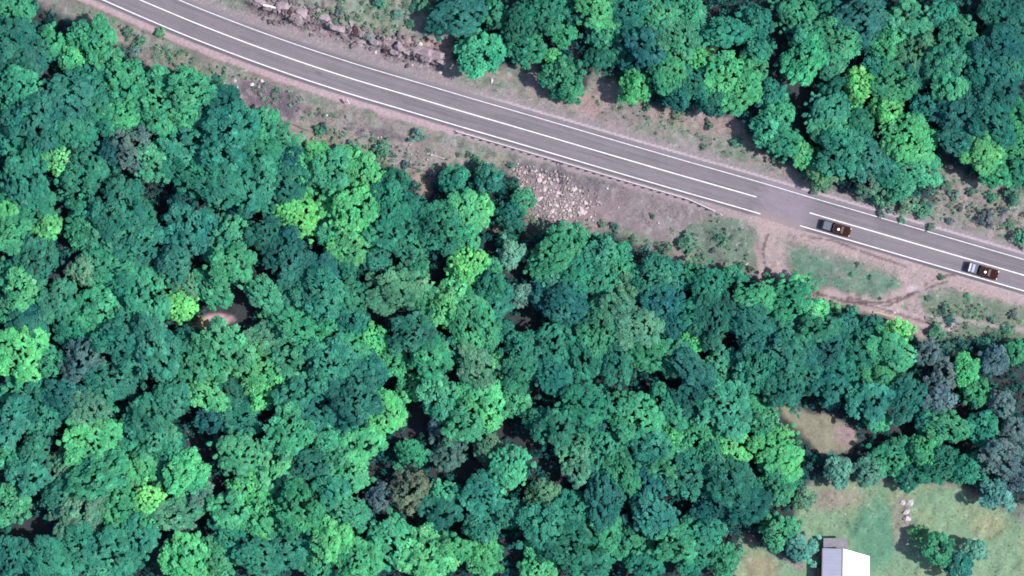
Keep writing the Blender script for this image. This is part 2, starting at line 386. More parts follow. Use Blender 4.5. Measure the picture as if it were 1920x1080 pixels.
def gz(px, py): return float(terrain(np.array([float(px)]), np.array([float(py)]))[0]) - 0.03

# ------------------------------------------------------------------ road with markings
def strip(name, x0, x1, o0, o1, nv, z, mat, colf=None, step=5.0, parent=None):
    xs = np.arange(x0, x1+step, step); xs[-1] = x1
    os_ = np.linspace(o0, o1, nv)
    V = []; 
    for x in xs:
        for o_ in os_:
            p = road_pt(float(x), float(o_)); V.append(((p[0]-960)*S, (540-p[1])*S, z))
    V = np.array(V); n, m = len(xs), nv
    I = np.arange(n*m).reshape(n, m)
    F = np.stack([I[:-1, :-1], I[:-1, 1:], I[1:, 1:], I[1:, :-1]], -1).reshape(-1, 4)
    c = None
    if colf is not None:
        X, O = np.meshgrid(xs, os_, indexing='ij'); c = colf(X, O).reshape(-1, 3)
    me = mesh_np(name, V, F, [mat], c)
    return obj(name, me, parent)
def road_col(x, o):
    k = 1/3.75
    c = np.zeros(x.shape+(3,)); c[:] = lin(146,136,145, k)
    a = fbm(x/160, o/4.0, 3, 1); b = fbm(x/40, o/14, 4, 2); e = fbm(x/9, o/6, 3, 0)
    def mix(col, w):
        nonlocal c
        w = np.clip(w, 0, 1)[..., None]; c = c*(1-w)+np.asarray(col)*w
    mix(lin(126,121,126, k), sstep(.45,.65,a)*0.8); mix(lin(166,156,164, k), sstep(.5,.62, fbm(x/220, o/2.2, 3, 3))*0.45)
    mix(lin(158,146,156, k), sstep(.5,.7,b)*0.5)
    for w in (8, 20):
        mix(lin(152,141,146, k), (1-sstep(1.5, 4, np.abs(np.abs(o)-w)))*0.35)
    mix(lin(104,98,104, k), (1-sstep(0.5, 2.6, np.abs(o-31.5)))*0.75)                   # tar joint below the edge line
    mix(lin(112,104,110, k), (1-sstep(0.4, 2.0, np.abs(o+24.5)))*0.35)
    mix(lin(165,150,158, k), sstep(31, 36, -o)*0.7)
    ck = np.abs(fbm(x/30, o/10, 3, 2)-.5)
    mix(lin(112,106,110, k), (1-sstep(.004, .014, ck))*.4*sstep(.5,.6,b))
    for xa, xb, oa, ob in ((905, 960, 3, 25), (1205, 1235, -26, -4), (345, 372, 3, 26), (1640, 1690, -25, -4)):
        mix(lin(132,125,130, k), ((x > xa) & (x < xb) & (o > oa) & (o < ob))*.35)
    # earth carried across the junction
    w = (1-sstep(30, 62, np.abs(x-1470+(e-.5)*30)))
    mix(lin(176,160,176, k), w*(0.35+0.35*e)); mix(lin(182,160,160, k), w*sstep(14, 34, o)*0.8)
    mix(lin(110,96,112, k), (1-sstep(.4,1.1, np.hypot((x-600)/9, (o-9)/3)))*0.6)
    return c*(0.94+0.12*e)[..., None]
road = strip('road', -240, 2240, -37, 35, 40, 0.004, M_asphalt, road_col, 4.0); tag(road, kind='structure')
for nm, o_, segs, w in [('edge_line', -28.3, [(-240, 2240)], .62), ('centre_line', 0, [(-240, 1418), (1518, 2240)], .95),
                     ('edge_line', 28.3, [(-240, 1434), (1508, 2240)], .9)]:
    for a, b in segs:
        strip(nm, a, b, o_-w, o_+w, 2, 0.012, M_white_paint, None, 6.0, road)

# ------------------------------------------------------------------ guard rail
gr = empty('guard_rail', W(*road_pt(1110, 41)), 0)
tag(gr, 'long galvanised steel guard rail on short posts along the south road shoulder', 'guard rail')
def rel(px, py, z=0): 
    a = W(px, py); b = gr.location; return (a[0]-b[0], a[1]-b[1], z)
rail_x = np.arange(866, 1360, 8.0); R0 = []
def rail_off(x): return 39.5 + 8*sstep(1290, 1360, np.array(float(x)))
prof = [(0,.50),(.04,.54),(.0,.60),(-.03,.63),(0,.66),(.04,.72),(0,.77),(-.06,.77),(-.02,.72),(-.06,.66),(-.09,.63),(-.06,.60),(-.02,.54),(-.06,.50)]
vs = []; fs = []
for x in rail_x:
    for (d, z) in prof:
        p = road_pt(x, rail_off(x)+d/S*1.6); vs.append(rel(p[0], p[1], z))
n = len(prof)
for i in range(len(rail_x)-1):
    for k in range(n): fs.append((i*n+k, i*n+(k+1) % n, (i+1)*n+(k+1) % n, (i+1)*n+k))
b = MB(); b.add(vs, fs); b.build('rail_beam', M_galv, gr)
px0 = MB(); px0.box(-.09, .09, -.12, .12, -.9, .78); post_me = px0.mesh('post', M_post, 0.01)
x = 870.0
while x < 1356:
    p = road_pt(x, rail_off(x)+2.6); o = obj('post', post_me, gr, rel(p[0], p[1], 0), (0, 0, -math.atan(mid_slope(x)))); x += 15.2

# ------------------------------------------------------------------ crown and trunk meshes
def leaf_quads(cen, nrm, size, rg):
    n = len(cen)
    t = rg.normal(size=(n, 3)); t -= (t*nrm).sum(1, keepdims=True)*nrm; t /= np.linalg.norm(t, axis=1, keepdims=True)+1e-9
    b = np.cross(nrm, t); s = size[:, None]
    a1 = rg.uniform(.75, 1.35, (n, 1)); a2 = rg.uniform(.45, .95, (n, 1)); k = rg.uniform(-.5, .5, (n, 1))
    v0 = cen - t*s*a1; v1 = cen + b*s*a2 + t*s*k; v2 = cen + t*s*a1 - nrm*s*.25; v3 = cen - b*s*a2 + t*s*k
    V = np.stack([v0, v3, v2, v1], 1).reshape(-1, 3)
    F = np.arange(4*n).reshape(n, 4)
    return V, F
def unit(v): return v/(np.linalg.norm(v, axis=1, keepdims=True)+1e-9)
def crown_data(seed, nl=8, clump=.135, per=52, leaf=.05, keep=1.0, flat=.62, spread=.52, lobe=.42, hole=.0):
    rg = np.random.default_rng(seed)
    L = [(0, 0, .02, .55)]
    a0 = rg.uniform(0, 6.28)
    for i in range(nl):
        a = a0 + i*6.283/nl + rg.normal()*.25; d = spread*rg.uniform(.55, 1.2)
        L.append((math.cos(a)*d, math.sin(a)*d, rg.uniform(-.22, .08), lobe*rg.uniform(.72, 1.15)))
    for i in range(3):
        a = rg.uniform(0, 6.28); d = rg.uniform(.1, .35); L.append((math.cos(a)*d, math.sin(a)*d, rg.uniform(.1, .28), .33))
    L = np.array(L); C = []; N = []; R = []
    for li, (x, y, z, r) in enumerate(L):
        m = int(4.2*r*r/(clump**2)*keep*.62)+3
        d = unit(rg.normal(size=(m*2, 3))); d = d[d[:, 2] > -.25][:m]
        d[:, 2] *= .8
        p = np.array([x, y, z]) + d*r*rg.uniform(.72, 1.15, (len(d), 1))*np.array([1, 1, flat/.62*.9])
        ok = np.ones(len(p), bool)
        for lj, (x2, y2, z2, r2) in enumerate(L):
            if lj != li: ok &= np.linalg.norm((p-np.array([x2, y2, z2]))/np.array([1, 1, flat/.62*.9]), axis=1) > r2*.80
        C.append(p[ok]); N.append(d[ok])
    C = np.concatenate(C); N = np.concatenate(N)
    low = int(len(C)*.35)                      # shaded foliage inside the crown
    lp = rg.normal(size=(low, 3))*np.array([.38, .38, .1]) + np.array([0, 0, -.22])
    C = np.concatenate([C, lp]); N = np.concatenate([N, np.tile([[0, 0, 1.]], (low, 1))])
    CR = clump*rg.uniform(.65, 1.35, len(C))
    idx = np.repeat(np.arange(len(C)), per)
    d = unit(rg.normal(size=(len(idx), 3)) + np.array([0, 0, .35]))
    pos = C[idx] + d*(CR[idx]*rg.uniform(.55, 1.08, len(idx)))[:, None]*np.array([1, 1, .55])
    nr = unit(d*.40 + N[idx]*.38 + np.array([0, 0, .75]) + rg.normal(size=d.shape)*.30)
    nh = int(rg.integers(16, 26)); hp = rg.normal(size=(nh, 2))*.42; hr = rg.uniform(.035, .085, nh); ha = rg.uniform(0, 3.14, nh)
    keepm = np.ones(len(pos), bool)            # see-through holes in the foliage
    for (hx_, hy_), r_, a_ in zip(hp, hr, ha):
        dx = pos[:, 0]-hx_; dy = pos[:, 1]-hy_; uu = dx*math.cos(a_)+dy*math.sin(a_); vv = -dx*math.sin(a_)+dy*math.cos(a_)
        keepm &= ~(((uu/(r_*1.7))**2+(vv/r_)**2 < rg.uniform(.7, 1.3, len(pos))) & (pos[:, 2] > -.9))
    pos = pos[keepm]; nr = nr[keepm]; idx = idx[keepm]
    V, F = leaf_quads(pos, nr, leaf*rg.uniform(.7, 1.35, len(idx)), rg)
    tint = np.ones((len(C), 3)); e = rg.normal(size=len(C))
    tint *= np.clip(1+.15*e, .6, 1.5)[:, None]; tint[:, 0] *= np.clip(1+.13*rg.normal(size=len(C)), .6, 1.7)
    lt = tint[idx]*np.clip(1+.08*rg.normal(size=(len(idx), 1)), .6, 1.5)
    return V, F, np.repeat(lt, 4, axis=0)
def crown_mesh(name, **kw):
    V, F, c = crown_data(**kw); return mesh_np(name, V, F, [M_leaf], c)
CROWNS = [crown_mesh('crown', seed=100+i, nl=[6,7,8,9,5,7,8,6,9,7][i], clump=[.12,.15,.105,.135,.16,.12,.14,.11,.13,.15][i],
          per=[50,60,44,54,62,50,56,46,52,58][i], spread=[.56,.64,.55,.62,.58,.66,.6,.54,.64,.58][i], lobe=[.38,.42,.36,.4,.45,.38,.36,.42,.38,.4][i]) for i in range(10)]
DENSE = [crown_mesh('crown', seed=200+i, nl=9, clump=.085, per=34, leaf=.04, spread=.48, lobe=.40, keep=1.25) for i in range(3)]
SPARSE = [crown_mesh('crown', seed=300+i, nl=6, clump=.11, per=40, leaf=.042, keep=.75, spread=.55, lobe=.36) for i in range(3)]
SMALL = [crown_mesh('crown', seed=400+i, nl=[3,4,5,3,4,6][i], clump=.2, per=26, leaf=.085, spread=.72, lobe=.3, keep=.6) for i in range(6)]

def trunk_mesh(seed, bare=False):
    rg = random.Random(seed); b = MB()
    b.tube([(0,0,-.3),(0.03,0,.1),(.05,.02,.5),(.02,.05,.85)], [.085,.06,.05,.04], 8)
    for i in range(7 if not bare else 10):
        a = i*2.4+rg.random(); h = .4+.4*rg.random(); L = .5+.35*rg.random(); up = .25+.25*rg.random()
        p0 = Vector((.03, .02, h)); p1 = p0+Vector((math.cos(a)*L*.45, math.sin(a)*L*.45, up*.6)); p2 = p0+Vector((math.cos(a+.2)*L, math.sin(a+.2)*L, up))
        b.tube([p0, p1, p2], [.032,.02,.007], 6)
        for j in range(2 if not bare else 5):
            t = rg.uniform(.3, 1); q = p1.lerp(p2, t); aa = a+rg.uniform(-1.3, 1.3); l2 = L*rg.uniform(.25,.5)
            b.tube([q, q+Vector((math.cos(aa)*l2, math.sin(aa)*l2, .16*rg.random()+.03))], [.013,.003], 5)
    return b.mesh('trunk', M_bark)
TRUNKS = [trunk_mesh(i) for i in range(4)]; BARE = [trunk_mesh(20+i, True) for i in range(2)]

# ------------------------------------------------------------------ trees: x, y, crown radius (photo pixels), leaf colour
TREES = """
20 20 37 G;13 67 37 D;43 100 43 D;133 107 28 B;33 157 37 G;87 80 32 G;187 75 32 G;207 115 28 G;150 68 26 G;233 160 46 G;173 160 38 T;127 187 48 T;67 217 46 D;133 240 42 T;187 207 38 T;230 212 36 B
20 213 30 G;18 258 34 T;113 300 30 B;60 293 34 T;43 337 42 T;160 320 42 T;247 275 40 K;287 307 36 G;207 287 30 D;300 187 48 G;353 170 38 G;412 192 34 D;395 222 42 T;350 217 30 G;367 273 50 T;437 245 44 T
417 297 50 T;357 325 44 T;483 245 34 G;520 262 34 G;547 297 28 D;480 290 40 T;480 335 44 T;596 303 32 B;567 330 34 B;625 322 34 G;527 343 38 D;417 350 38 T
855 30 38 D;827 40 22 D;900 97 42 G;983 92 33 G;1058 147 37 G;1036 106 17 B;973 38 34 D;925 25 28 G;1020 18 32 T;1080 20 30 T;1122 18 36 B;1125 58 28 G;1057 65 26 G;1173 27 32 D;1233 22 36 G;1268 67 36 G;1162 78 34 D
1208 88 36 D;1122 110 24 T;1193 160 31 B;1250 138 34 G;1270 180 28 D;1190 122 26 D
665 303 30 B;690 335 38 B;742 342 30 T;853 340 28 T;920 335 28 T;1300 20 26 G;1303 67 32 G;1363 60 32 T;1420 37 30 T;1493 27 34 G;1547 20 28 T;1613 22 40 D;1625 65 30 D;1513 67 30 G;1570 72 36 G;1513 110 34 G
1560 118 28 G;1707 33 40 G;1680 62 24 B;1800 62 32 G;1763 27 30 T;1853 20 20 O;1885 45 42 D;1875 92 34 D;1657 92 26 G;1720 97 36 O;1775 112 34 T;1780 162 40 G;1647 123 26 T;1610 160 30 Y;1600 200 22 B;1680 157 36 G
1663 207 28 B;1567 173 30 T;1553 207 32 T;1420 93 30 T;1413 130 30 G;1360 143 36 B;1390 173 32 B;1313 113 26 B;1307 157 36 D;1337 187 30 T;1443 173 26 T;1457 207 30 G;1440 240 30 G;1467 262 32 G
1507 290 26 B;1557 240 32 G;1607 233 32 T;1580 283 38 T;1625 293 36 T;1697 253 44 B;1725 277 34 B;1713 320 38 G;1667 322 28 T;1540 322 28 O;1630 345 26 O;1690 352 24 G;1730 200 28 T;1715 140 28 T
1797 210 40 D;1847 135 36 T;1887 120 32 T;1873 173 40 D;1907 210 30 G;1803 267 32 D;1853 233 38 D;1842 283 36 B;1867 325 30 G;1907 273 34 G;1910 320 28 G
17 393 38 B;20 440 32 G;63 383 38 T;87 427 27 B;157 390 30 T;217 393 48 T;255 402 34 T;345 378 28 D;193 447 46 G;150 440 28 G;267 457 44 T;207 502 44 G;160 505 30 O;67 490 38 D;18 510 26 G;45 542 36 B
103 562 32 G;18 577 28 G;62 588 30 D;50 612 38 D;127 605 34 T;35 660 44 B;83 672 32 G;187 577 40 G;235 532 38 T;283 560 42 G;240 592 34 T;155 670 38 K;225 642 36 T;285 655 46 T;215 703 42 T;347 533 28 O;337 567 32 Y
360 433 40 T;427 440 42 G;433 495 36 G;395 545 32 G;320 495 34 T;455 385 28 D;558 402 40 Y;505 440 32 D;540 482 44 D;613 432 24 G;630 460 24 B;625 385 32 B;597 510 32 D;495 552 33 G;550 545 38 T;602 548 36 T
603 588 36 T;520 592 26 G;552 615 36 G;618 620 38 G;415 657 42 G;365 682 36 G;495 642 32 O;485 693 40 B;545 682 38 G;617 682 42 T;345 638 28 T
662 393 42 B;660 460 36 B;650 502 24 T;727 387 36 T;773 402 34 T;767 449 40 T;720 442 32 T;827 427 42 T;873 402 34 B;903 388 24 B;957 403 26 T;870 442 30 G;980 375 20 G;705 487 26 T;750 545 46 O
782 507 24 G;800 562 26 G;877 503 37 Y;857 540 28 B;840 575 34 B;922 505 20 G;920 537 30 T;930 570 32 T;887 602 44 G;912 628 30 T;957 477 25 P;945 452 18 T;977 555 22 P;1040 483 42 G;1062 460 32 G;1097 489 30 T
1127 468 30 G;1160 495 34 G;1030 522 28 G;1070 527 34 T;1057 567 38 D;1022 550 26 D;1112 532 40 T;1165 580 34 O;1195 617 36 O;1125 612 44 G;1072 617 36 T;1223 527 42 T;1247 572 34 D;1268 525 30 T;1180 537 26 O;1255 607 30 D
655 560 36 T;660 602 30 T;700 637 30 B;650 657 32 G;683 690 36 D;733 675 30 G;775 627 36 D;803 670 34 G;845 657 26 T;887 652 26 O;893 687 34 O;927 675 20 B;947 622 20 T;973 652 30 T;1030 655 46 T
1100 665 44 T;1160 672 40 T;1213 657 38 G;1265 667 34 T;978 693 36 T;1045 705 34 T
1297 515 26 G;1332 547 38 T;1372 522 22 G;1422 557 35 G;1480 562 40 G;1500 540 22 B;1522 592 28 B;1340 597 40 D;1300 590 32 T;1407 602 38 D;1467 617 40 T;1533 617 34 T;1587 610 26 T;1633 618 26 T
1683 622 26 Y;1613 652 42 T;1547 657 40 D;1487 662 38 T;1420 642 34 D;1298 632 26 B;1350 690 32 G;1420 695 36 T;1673 657 34 G;1657 702 32 B;1580 697 36 T;1513 702 34 T;1300 692 32 D
1740 662 25 K;1773 700 27 K;1810 695 26 B;1863 679 27 K;1907 660 24 G
18 790 36 T;30 735 32 G;73 763 42 T;120 748 32 D;160 775 42 O;187 745 28 G;173 833 42 B;277 780 42 T;240 817 30 T;290 822 36 G;317 745 38 T;385 738 32 B;430 745 32 D;493 742 30 B;393 787 30 D;443 780 36 T
550 742 36 T;597 767 42 D;540 812 36 G;610 830 28 G;580 802 28 T;60 843 32 T;10 860 30 G;53 893 36 T;117 880 44 O;187 893 46 G;273 870 36 B;347 887 38 B;320 847 30 G;365 928 30 O;450 853 38 G
510 873 42 B;580 870 34 D;627 855 30 G;547 920 38 G;480 920 38 B;280 945 34 Y;277 978 28 B;333 967 34 O;227 947 38 G;147 960 48 O;105 927 34 T;18 950 34 G;427 955 38 G;493 973 38 B;567 953 40 G;620 927 36 T
20 1050 36 T;90 1055 42 T;150 1030 38 T;210 1045 42 T;255 1013 34 T;345 1048 42 B;400 1045 34 G;483 1045 38 T;545 1030 38 T;592 1057 34 G;620 1012 36 B;430 1010 32 T
667 745 40 D;720 775 34 B;765 730 26 B;822 745 34 G;900 760 44 B;960 742 32 G;868 800 34 G;825 795 24 K;680 830 42 B;650 798 26 T;773 850 28 G;840 850 32 K;913 842 28 O;957 880 38 G;767 920 42 R
713 935 28 K;655 880 34 G;660 960 38 G;833 925 30 G;823 957 40 D;907 930 36 T;1017 925 28 O;1040 800 42 T;1005 785 24 T;1100 760 42 T;1090 830 36 G;1085 875 34 O;1130 850 38 G;1190 788 42 G;1170 880 34 G
1140 795 36 T;1257 770 42 T;1263 820 28 B;1223 832 32 T;1250 870 36 G;1133 935 42 D;1205 910 38 D;1073 955 32 T;1020 985 42 T;957 965 30 T;900 990 30 T;905 1045 32 B;800 1045 40 B;845 1030 32 G;733 1020 42 G
667 1050 38 G;1010 1062 34 B;1070 1025 42 T;1140 1005 42 G;1190 1022 36 G;1235 970 42 T;1267 1022 40 G;1210 1062 32 T;1110 1062 32 T
1300 760 42 D;1363 765 44 G;1413 770 32 G;1470 730 36 T;1310 815 42 G;1365 840 38 B;1330 862 32 T;1448 832 36 B;1470 868 34 B;1432 795 30 G;1455 882 30 G;1555 725 32 D;1560 742 24 D;1630 753 40 T;1645 787 24 G
1360 897 42 D;1415 920 25 G;1395 945 38 D;1345 937 38 D;1298 890 36 T;1463 920 28 G;1460 995 32 G;1507 935 22 O;1502 1033 27 P;1320 990 38 T;1310 1032 36 T;1360 1050 30 G;1570 883 27 P;1628 885 27 P
1695 745 32 D;1760 750 30 K;1830 737 28 G;1880 757 28 K;1740 790 28 T;1777 799 34 G;1845 800 31 T;1902 803 25 K;1673 860 34 G;1730 845 32 G;1762 877 36 T;1812 880 32 T;1705 893 26 T;1880 860 38 K;1872 925 30 P;1915 895 28 K
1757 1030 29 G;1797 1062 27 T;1828 1030 22 P
"""
SHRUBS = """
713 5 17 G;788 8 19 G;717 280 16 G;783 253 15 P;893 305 14 G;608 238 10 P;600 245 12 G;660 270 11 P;1150 108 15 P;1285 455 16 G;1250 465 14 O;1350 445 9 G;1563 578 15 B;1600 583 14 G;1753 622 16 G;1800 645 18 T;1847 650 18 G;1773 655 18 T
1650 372 22 G;1702 378 22 O;1732 392 18 G;1610 360 16 O;1900 367 20 G;1913 447 20 G;1846 410 16 K;1585 345 14 K;1768 345 15 O;1525 360 8 O;1775 580 14 O;1720 1000 17 B;1700 888 12 O;1760 895 12 G;1330 235 11 O;1420 262 10 O;1380 268 9 G
1215 200 10 O;1270 215 10 O;300 62 9 G;262 78 11 G;240 60 10 O;250 95 12 P;345 130 9 B;362 133 9 B;375 140 8 B;415 150 9 G;1240 200 8 K;1320 275 7 O;1455 300 9 O;1445 265 8 O;690 70 7 P;600 30 8 O;640 20 8 O;745 30 9 P;770 45 9 G;800 60 11 P;815 30 11 G;655 35 6 O;700 50 6 O;630 42 6 O
1765 520 6 O;1607 495 5 O;1597 515 5 G;1633 520 5 G;1780 600 9 T;1815 555 6 G;1860 600 8 O;1890 620 10 G;1900 590 9 K;1740 560 6 O;1650 560 4 O;1155 425 8 T;1130 420 7 O;1045 430 9 O;1080 425 9 K;1010 425 10 O;1000 455 12 O;1000 480 11 K;975 425 10 G;985 455 9 P;1020 440 9 G
1225 405 6 O;1340 470 7 K;1390 500 9 G;1410 505 8 O;1440 515 8 G;1190 450 9 O;1215 465 8 P;830 320 9 O;760 310 8 K;735 290 8 P;700 262 7 O;880 290 6 G;810 330 9 K;960 310 8 P;965 345 9 G;860 290 6 O
1505 325 10 G;1550 350 10 O;1800 390 8 K;1880 395 9 K;1790 365 10 P;1860 370 10 G;1820 360 8 O;1895 420 10 O;1745 425 8 O;1780 415 7 K;1650 400 7 O;1690 412 7 G;1900 1015 0 G
"""
EX = 1/2.0
PAL = {'B': lin(90,178,116,EX), 'G': lin(70,148,110,EX), 'T': lin(54,122,102,EX), 'D': lin(44,100,95,EX), 'O': lin(86,136,108,EX),
       'K': lin(84,112,112,EX), 'Y': lin(104,194,114,EX), 'P': lin(94,148,130,EX), 'R': lin(100,124,104,EX)}
WORD = {'B': ['bright green','fresh green','light green'], 'G': ['mid green','grass green','leafy green'], 'T': ['teal green','cool green','deep green'],
        'D': ['dark teal','dark blue-green','dark green'], 'O': ['olive green','dull olive','khaki green'], 'K': ['grey sparse','grey-brown thin','greyish sparse'],
        'Y': ['vivid yellow-green','glowing yellow-green'], 'P': ['pale teal','pale grey-green'], 'R': ['dull grey-olive']}
def parse(s):
    out = []
    for t in s.replace('\n', ';').split(';'):
        t = t.split()
        if len(t) == 4 and float(t[2]) > 0: out.append((float(t[0]), float(t[1]), float(t[2]), t[3]))
    return out
TL, SL_ = parse(TREES), parse(SHRUBS)
# the smaller half-hidden trees beyond 300 belong to the understorey below
TL.sort(key=lambda t: -t[2])
ISO = {(900,97):'round bright green roadside tree with dark left shadow, beside the red rock cutting',
 (983,92):'green tree just right of the round bright tree north of the road',
 (1058,147):'lone round green tree nearest the north side of the road ',
 (558,402):'vivid yellow-green round crown standing alone against dark trees left of centre',
 (1610,160):'small vivid yellow-green crown in the middle of the northern wood',
 (767,920):'dull grey-olive drying tree among the greens at lower centre',
 (247,275):'grey sparse tree in the upper left wood below the road bend',
 (1757,1030):'largest green yard tree right of the white-roofed house, its shadow on the lawn',
 (1828,1030):'small pale garden tree on the lawn, farthest right of the yard trees',
 (1797,1062):'deep teal yard tree at the bottom edge, between two other yard trees',
 (1502,1033):'small pale grey-green tree immediately left of the white-roofed house',
 (1460,995):'green tree left of the yard, above the dry grass patch by the house',
 (1193,160):'bright spiky green tree at the northern wood edge, right of the lone round tree',
 (877,503):'vivid yellow-green tree at the centre of the southern wood beside dark gaps',
 (1683,622):'vivid yellow-green tree at the wood corner below the muddy track junction',
 (337,567):'yellow-green tree just above left of the small pink bare clearing',
 (1570,883):'pale teal small tree below the tan clearing, left one of a pair',
 (1628,885):'pale teal small tree below the tan clearing, right one of a pair',
 (280,945):'vivid yellow-green crown in the lower left wood'}
LAND = [(0,0,'the top left corner'),(0,1080,'the bottom left corner'),(0,540,'the middle of the left edge'),(960,1080,'the middle of the bottom edge'),(1920,0,'the top right corner'),
 (1920,540,'the middle of the right edge'),(403,600,'the small pink bare clearing'),(558,402,'the lone vivid yellow-green crown'),(247,275,'the grey tree at upper left'),
 (767,920,'the dull grey-olive tree'),(760,95,'the red rock cutting'),(1058,147,'the lone round roadside tree'),(1610,160,'the vivid crown in northern wood'),(877,503,'the vivid crown at wood centre'),
 (1040,365,'the pale rubble slope'),(1440,520,'the foot of the dirt drive'),(1590,525,'the green grass island'),(1655,588,'the pale log by the track'),(1540,810,'the tan clearing at right'),
 (1586,1060,'the white-roofed house'),(1700,955,'the pale heap on the lawn'),(1757,1030,'the largest yard tree'),(1693,800,'the navy gap in eastern wood'),(50,985,'the purple gap at lower left'),
 (123,400,'the dark gap near left edge'),(1180,600,'the olive cluster right of centre'),(985,600,'the dark channel at wood centre'),(783,790,'the navy gap at lower centre'),
 (1500,200,'the dark gap in northern wood'),(500,180,'the dark slab beside the road'),(868,255,'the west end of guard rail'),(1567,428,'the plain-bedded pickup'),(1842,508,'the board-carrying pickup'),
 (987,830,'the dark strip below centre'),(1203,867,'the dark notch at lower right'),(503,803,'the dark notch at lower left'),(280,945,'the vivid crown at lower left'),(155,670,'the grey thin tree at left'),
 (1697,253,'the big bright northern crown'),(1323,648,'the small yellow sandy spot'),(450,455,'the dark patch above the clearing'),(750,640,'the dark shaded hollow'),(1350,404,'the white rail end marker'),(1460,280,'the northern wood road corner'),
 (1250,0,'the top edge above road centre'),(1600,0,'the top edge right of centre'),(300,1080,'the bottom edge below vivid crown'),(700,1080,'the bottom edge left of centre'),(1250,1080,'the bottom edge right of centre')]
ORD = ['', 'second', 'third', 'fourth', 'fifth', 'sixth', 'seventh', 'eighth', 'ninth', 'tenth', 'eleventh', 'twelfth']
def relations(items):
    """for each (x, y): words that say which one it is, from the nearest thing one can find"""
    out = [None]*len(items); sec = {}
    for i, (x, y) in enumerate(items):
        d, lx, ly, nm = min((math.hypot(x-a, y-b), a, b, n) for a, b, n in LAND)
        if d < 9: sec.setdefault((nm, 'at'), []).append((d, i)); continue
        k = int(round(math.degrees(math.atan2(-(y-ly), x-lx))/45)) % 8
        dr = ['right of', 'above right of', 'directly above', 'above left of', 'left of', 'below left of', 'directly below', 'below right of'][k]
        sec.setdefault((nm, dr), []).append((d, i))
    for (nm, dr), L in sec.items():
        L.sort()
        for r, (d, i) in enumerate(L):
            if len(L) == 1: pre = ''
            else: pre = 'nearest ' if r == 0 else ORD[r]+' out '
            out[i] = (pre+dr+' '+nm).strip()
    return out
def size_word(r): return 'broad' if r > 42 else 'large' if r > 37 else 'medium' if r > 31 else 'small' if r > 25 else 'very small'
def blended(px, py, c):
    # neighbouring trees of one wood share much of their colour
    w = np.zeros(3); t = 0
    for (x, y, r, cc) in TL:
        q = math.exp(-((x-px)**2+(y-py)**2)/(2*45.0**2)); w += q*PAL[cc]; t += q
    return PAL[c]*.72 + w/t*.28
def colour_of(c, rg, base=None):
    b = (PAL[c] if base is None else base)*np.clip(1+.09*rg.normal(), .8, 1.25)
    b = b*np.clip(1+np.array([.07, .03, .06])*rg.normal(size=3), .7, 1.3)
    return (float(b[0]), float(b[1]), float(b[2]), 1.0)
used = set(); rg = np.random.default_rng(3)
INDIV, REST = TL[:300], TL[300:]; TREL = relations([(t[0], t[1]) for t in INDIV])
print('trees', len(TL), 'shrubs', len(SL_))
for i, (px, py, r, c) in enumerate(INDIV):
    iso = ISO.get((int(px), int(py)))
    R = r*S*1.18
    hc = 3.2 + R*.38 + rg.uniform(-.9, 2.6)        # height of the crown's middle
    if iso: hc = R*.75+1.3
    z0 = gz(px, py)
    x, y, _ = W(px, py, hc)
    name = 'bare_tree' if c in 'K' else 'broadleaf_tree'
    t = empty(name, (x, y, z0), rg.uniform(0, 6.28))
    if iso: lab = iso
    else:
        sz = size_word(r).replace('very ', '')
        lab = f"{sz} {WORD[c][i % len(WORD[c])]} tree, {TREL[i]}"
    used.add(lab)
    tag(t, lab, 'tree', 'trees of the wood')
    tm = random.choice(BARE if c == 'K' else TRUNKS)
    tr = obj('trunk', tm, t); tr.scale = (R*.8, R*.8, max(hc, 1.5)*.85)
    if c in 'K': cm = random.choice(SPARSE)
    elif c in 'R': cm = SPARSE[0]
    elif c == 'Y' or rg.random() < .12: cm = random.choice(DENSE)
    else: cm = random.choice(CROWNS)
    cr = obj('crown', cm, t, (0, 0, hc)); el = rg.uniform(.84, 1.2) if not iso else 1.0; cr.scale = (R*el, R/el*rg.uniform(.95, 1.08), R*rg.uniform(.62, .85)*(1.2 if iso else 1))
    cr.rotation_euler = (rg.normal()*.06, rg.normal()*.06, rg.uniform(0, 6.28)); cr.color = colour_of(c, rg, None if iso else blended(px, py, c))
SREL = relations([(t[0], t[1]) for t in SL_])
for i, (px, py, r, c) in enumerate(SL_):
    R = r*S*1.15; z0 = gz(px, py); x, y, _ = W(px, py, R*.4)
    o = obj('shrub', random.choice(SMALL), None, (x, y, z0+R*.42), (0, 0, rg.uniform(0, 6.28)))
    o.scale = (R, R*rg.uniform(.65, 1.1), R*rg.uniform(.7, 1.0)); kk = colour_of(c, rg); o.color = (kk[0]*.85+.022, kk[1]*.82+.01, kk[2]*.85+.016, 1)
    sz = 'tiny' if r < 8 else 'small' if r < 12 else 'low'
    lab = f"{sz} {WORD[c][i % len(WORD[c])]} shrub, {SREL[i]}"
    used.add(lab); tag(o, lab, 'shrub', 'shrubs of the verges and clearings')

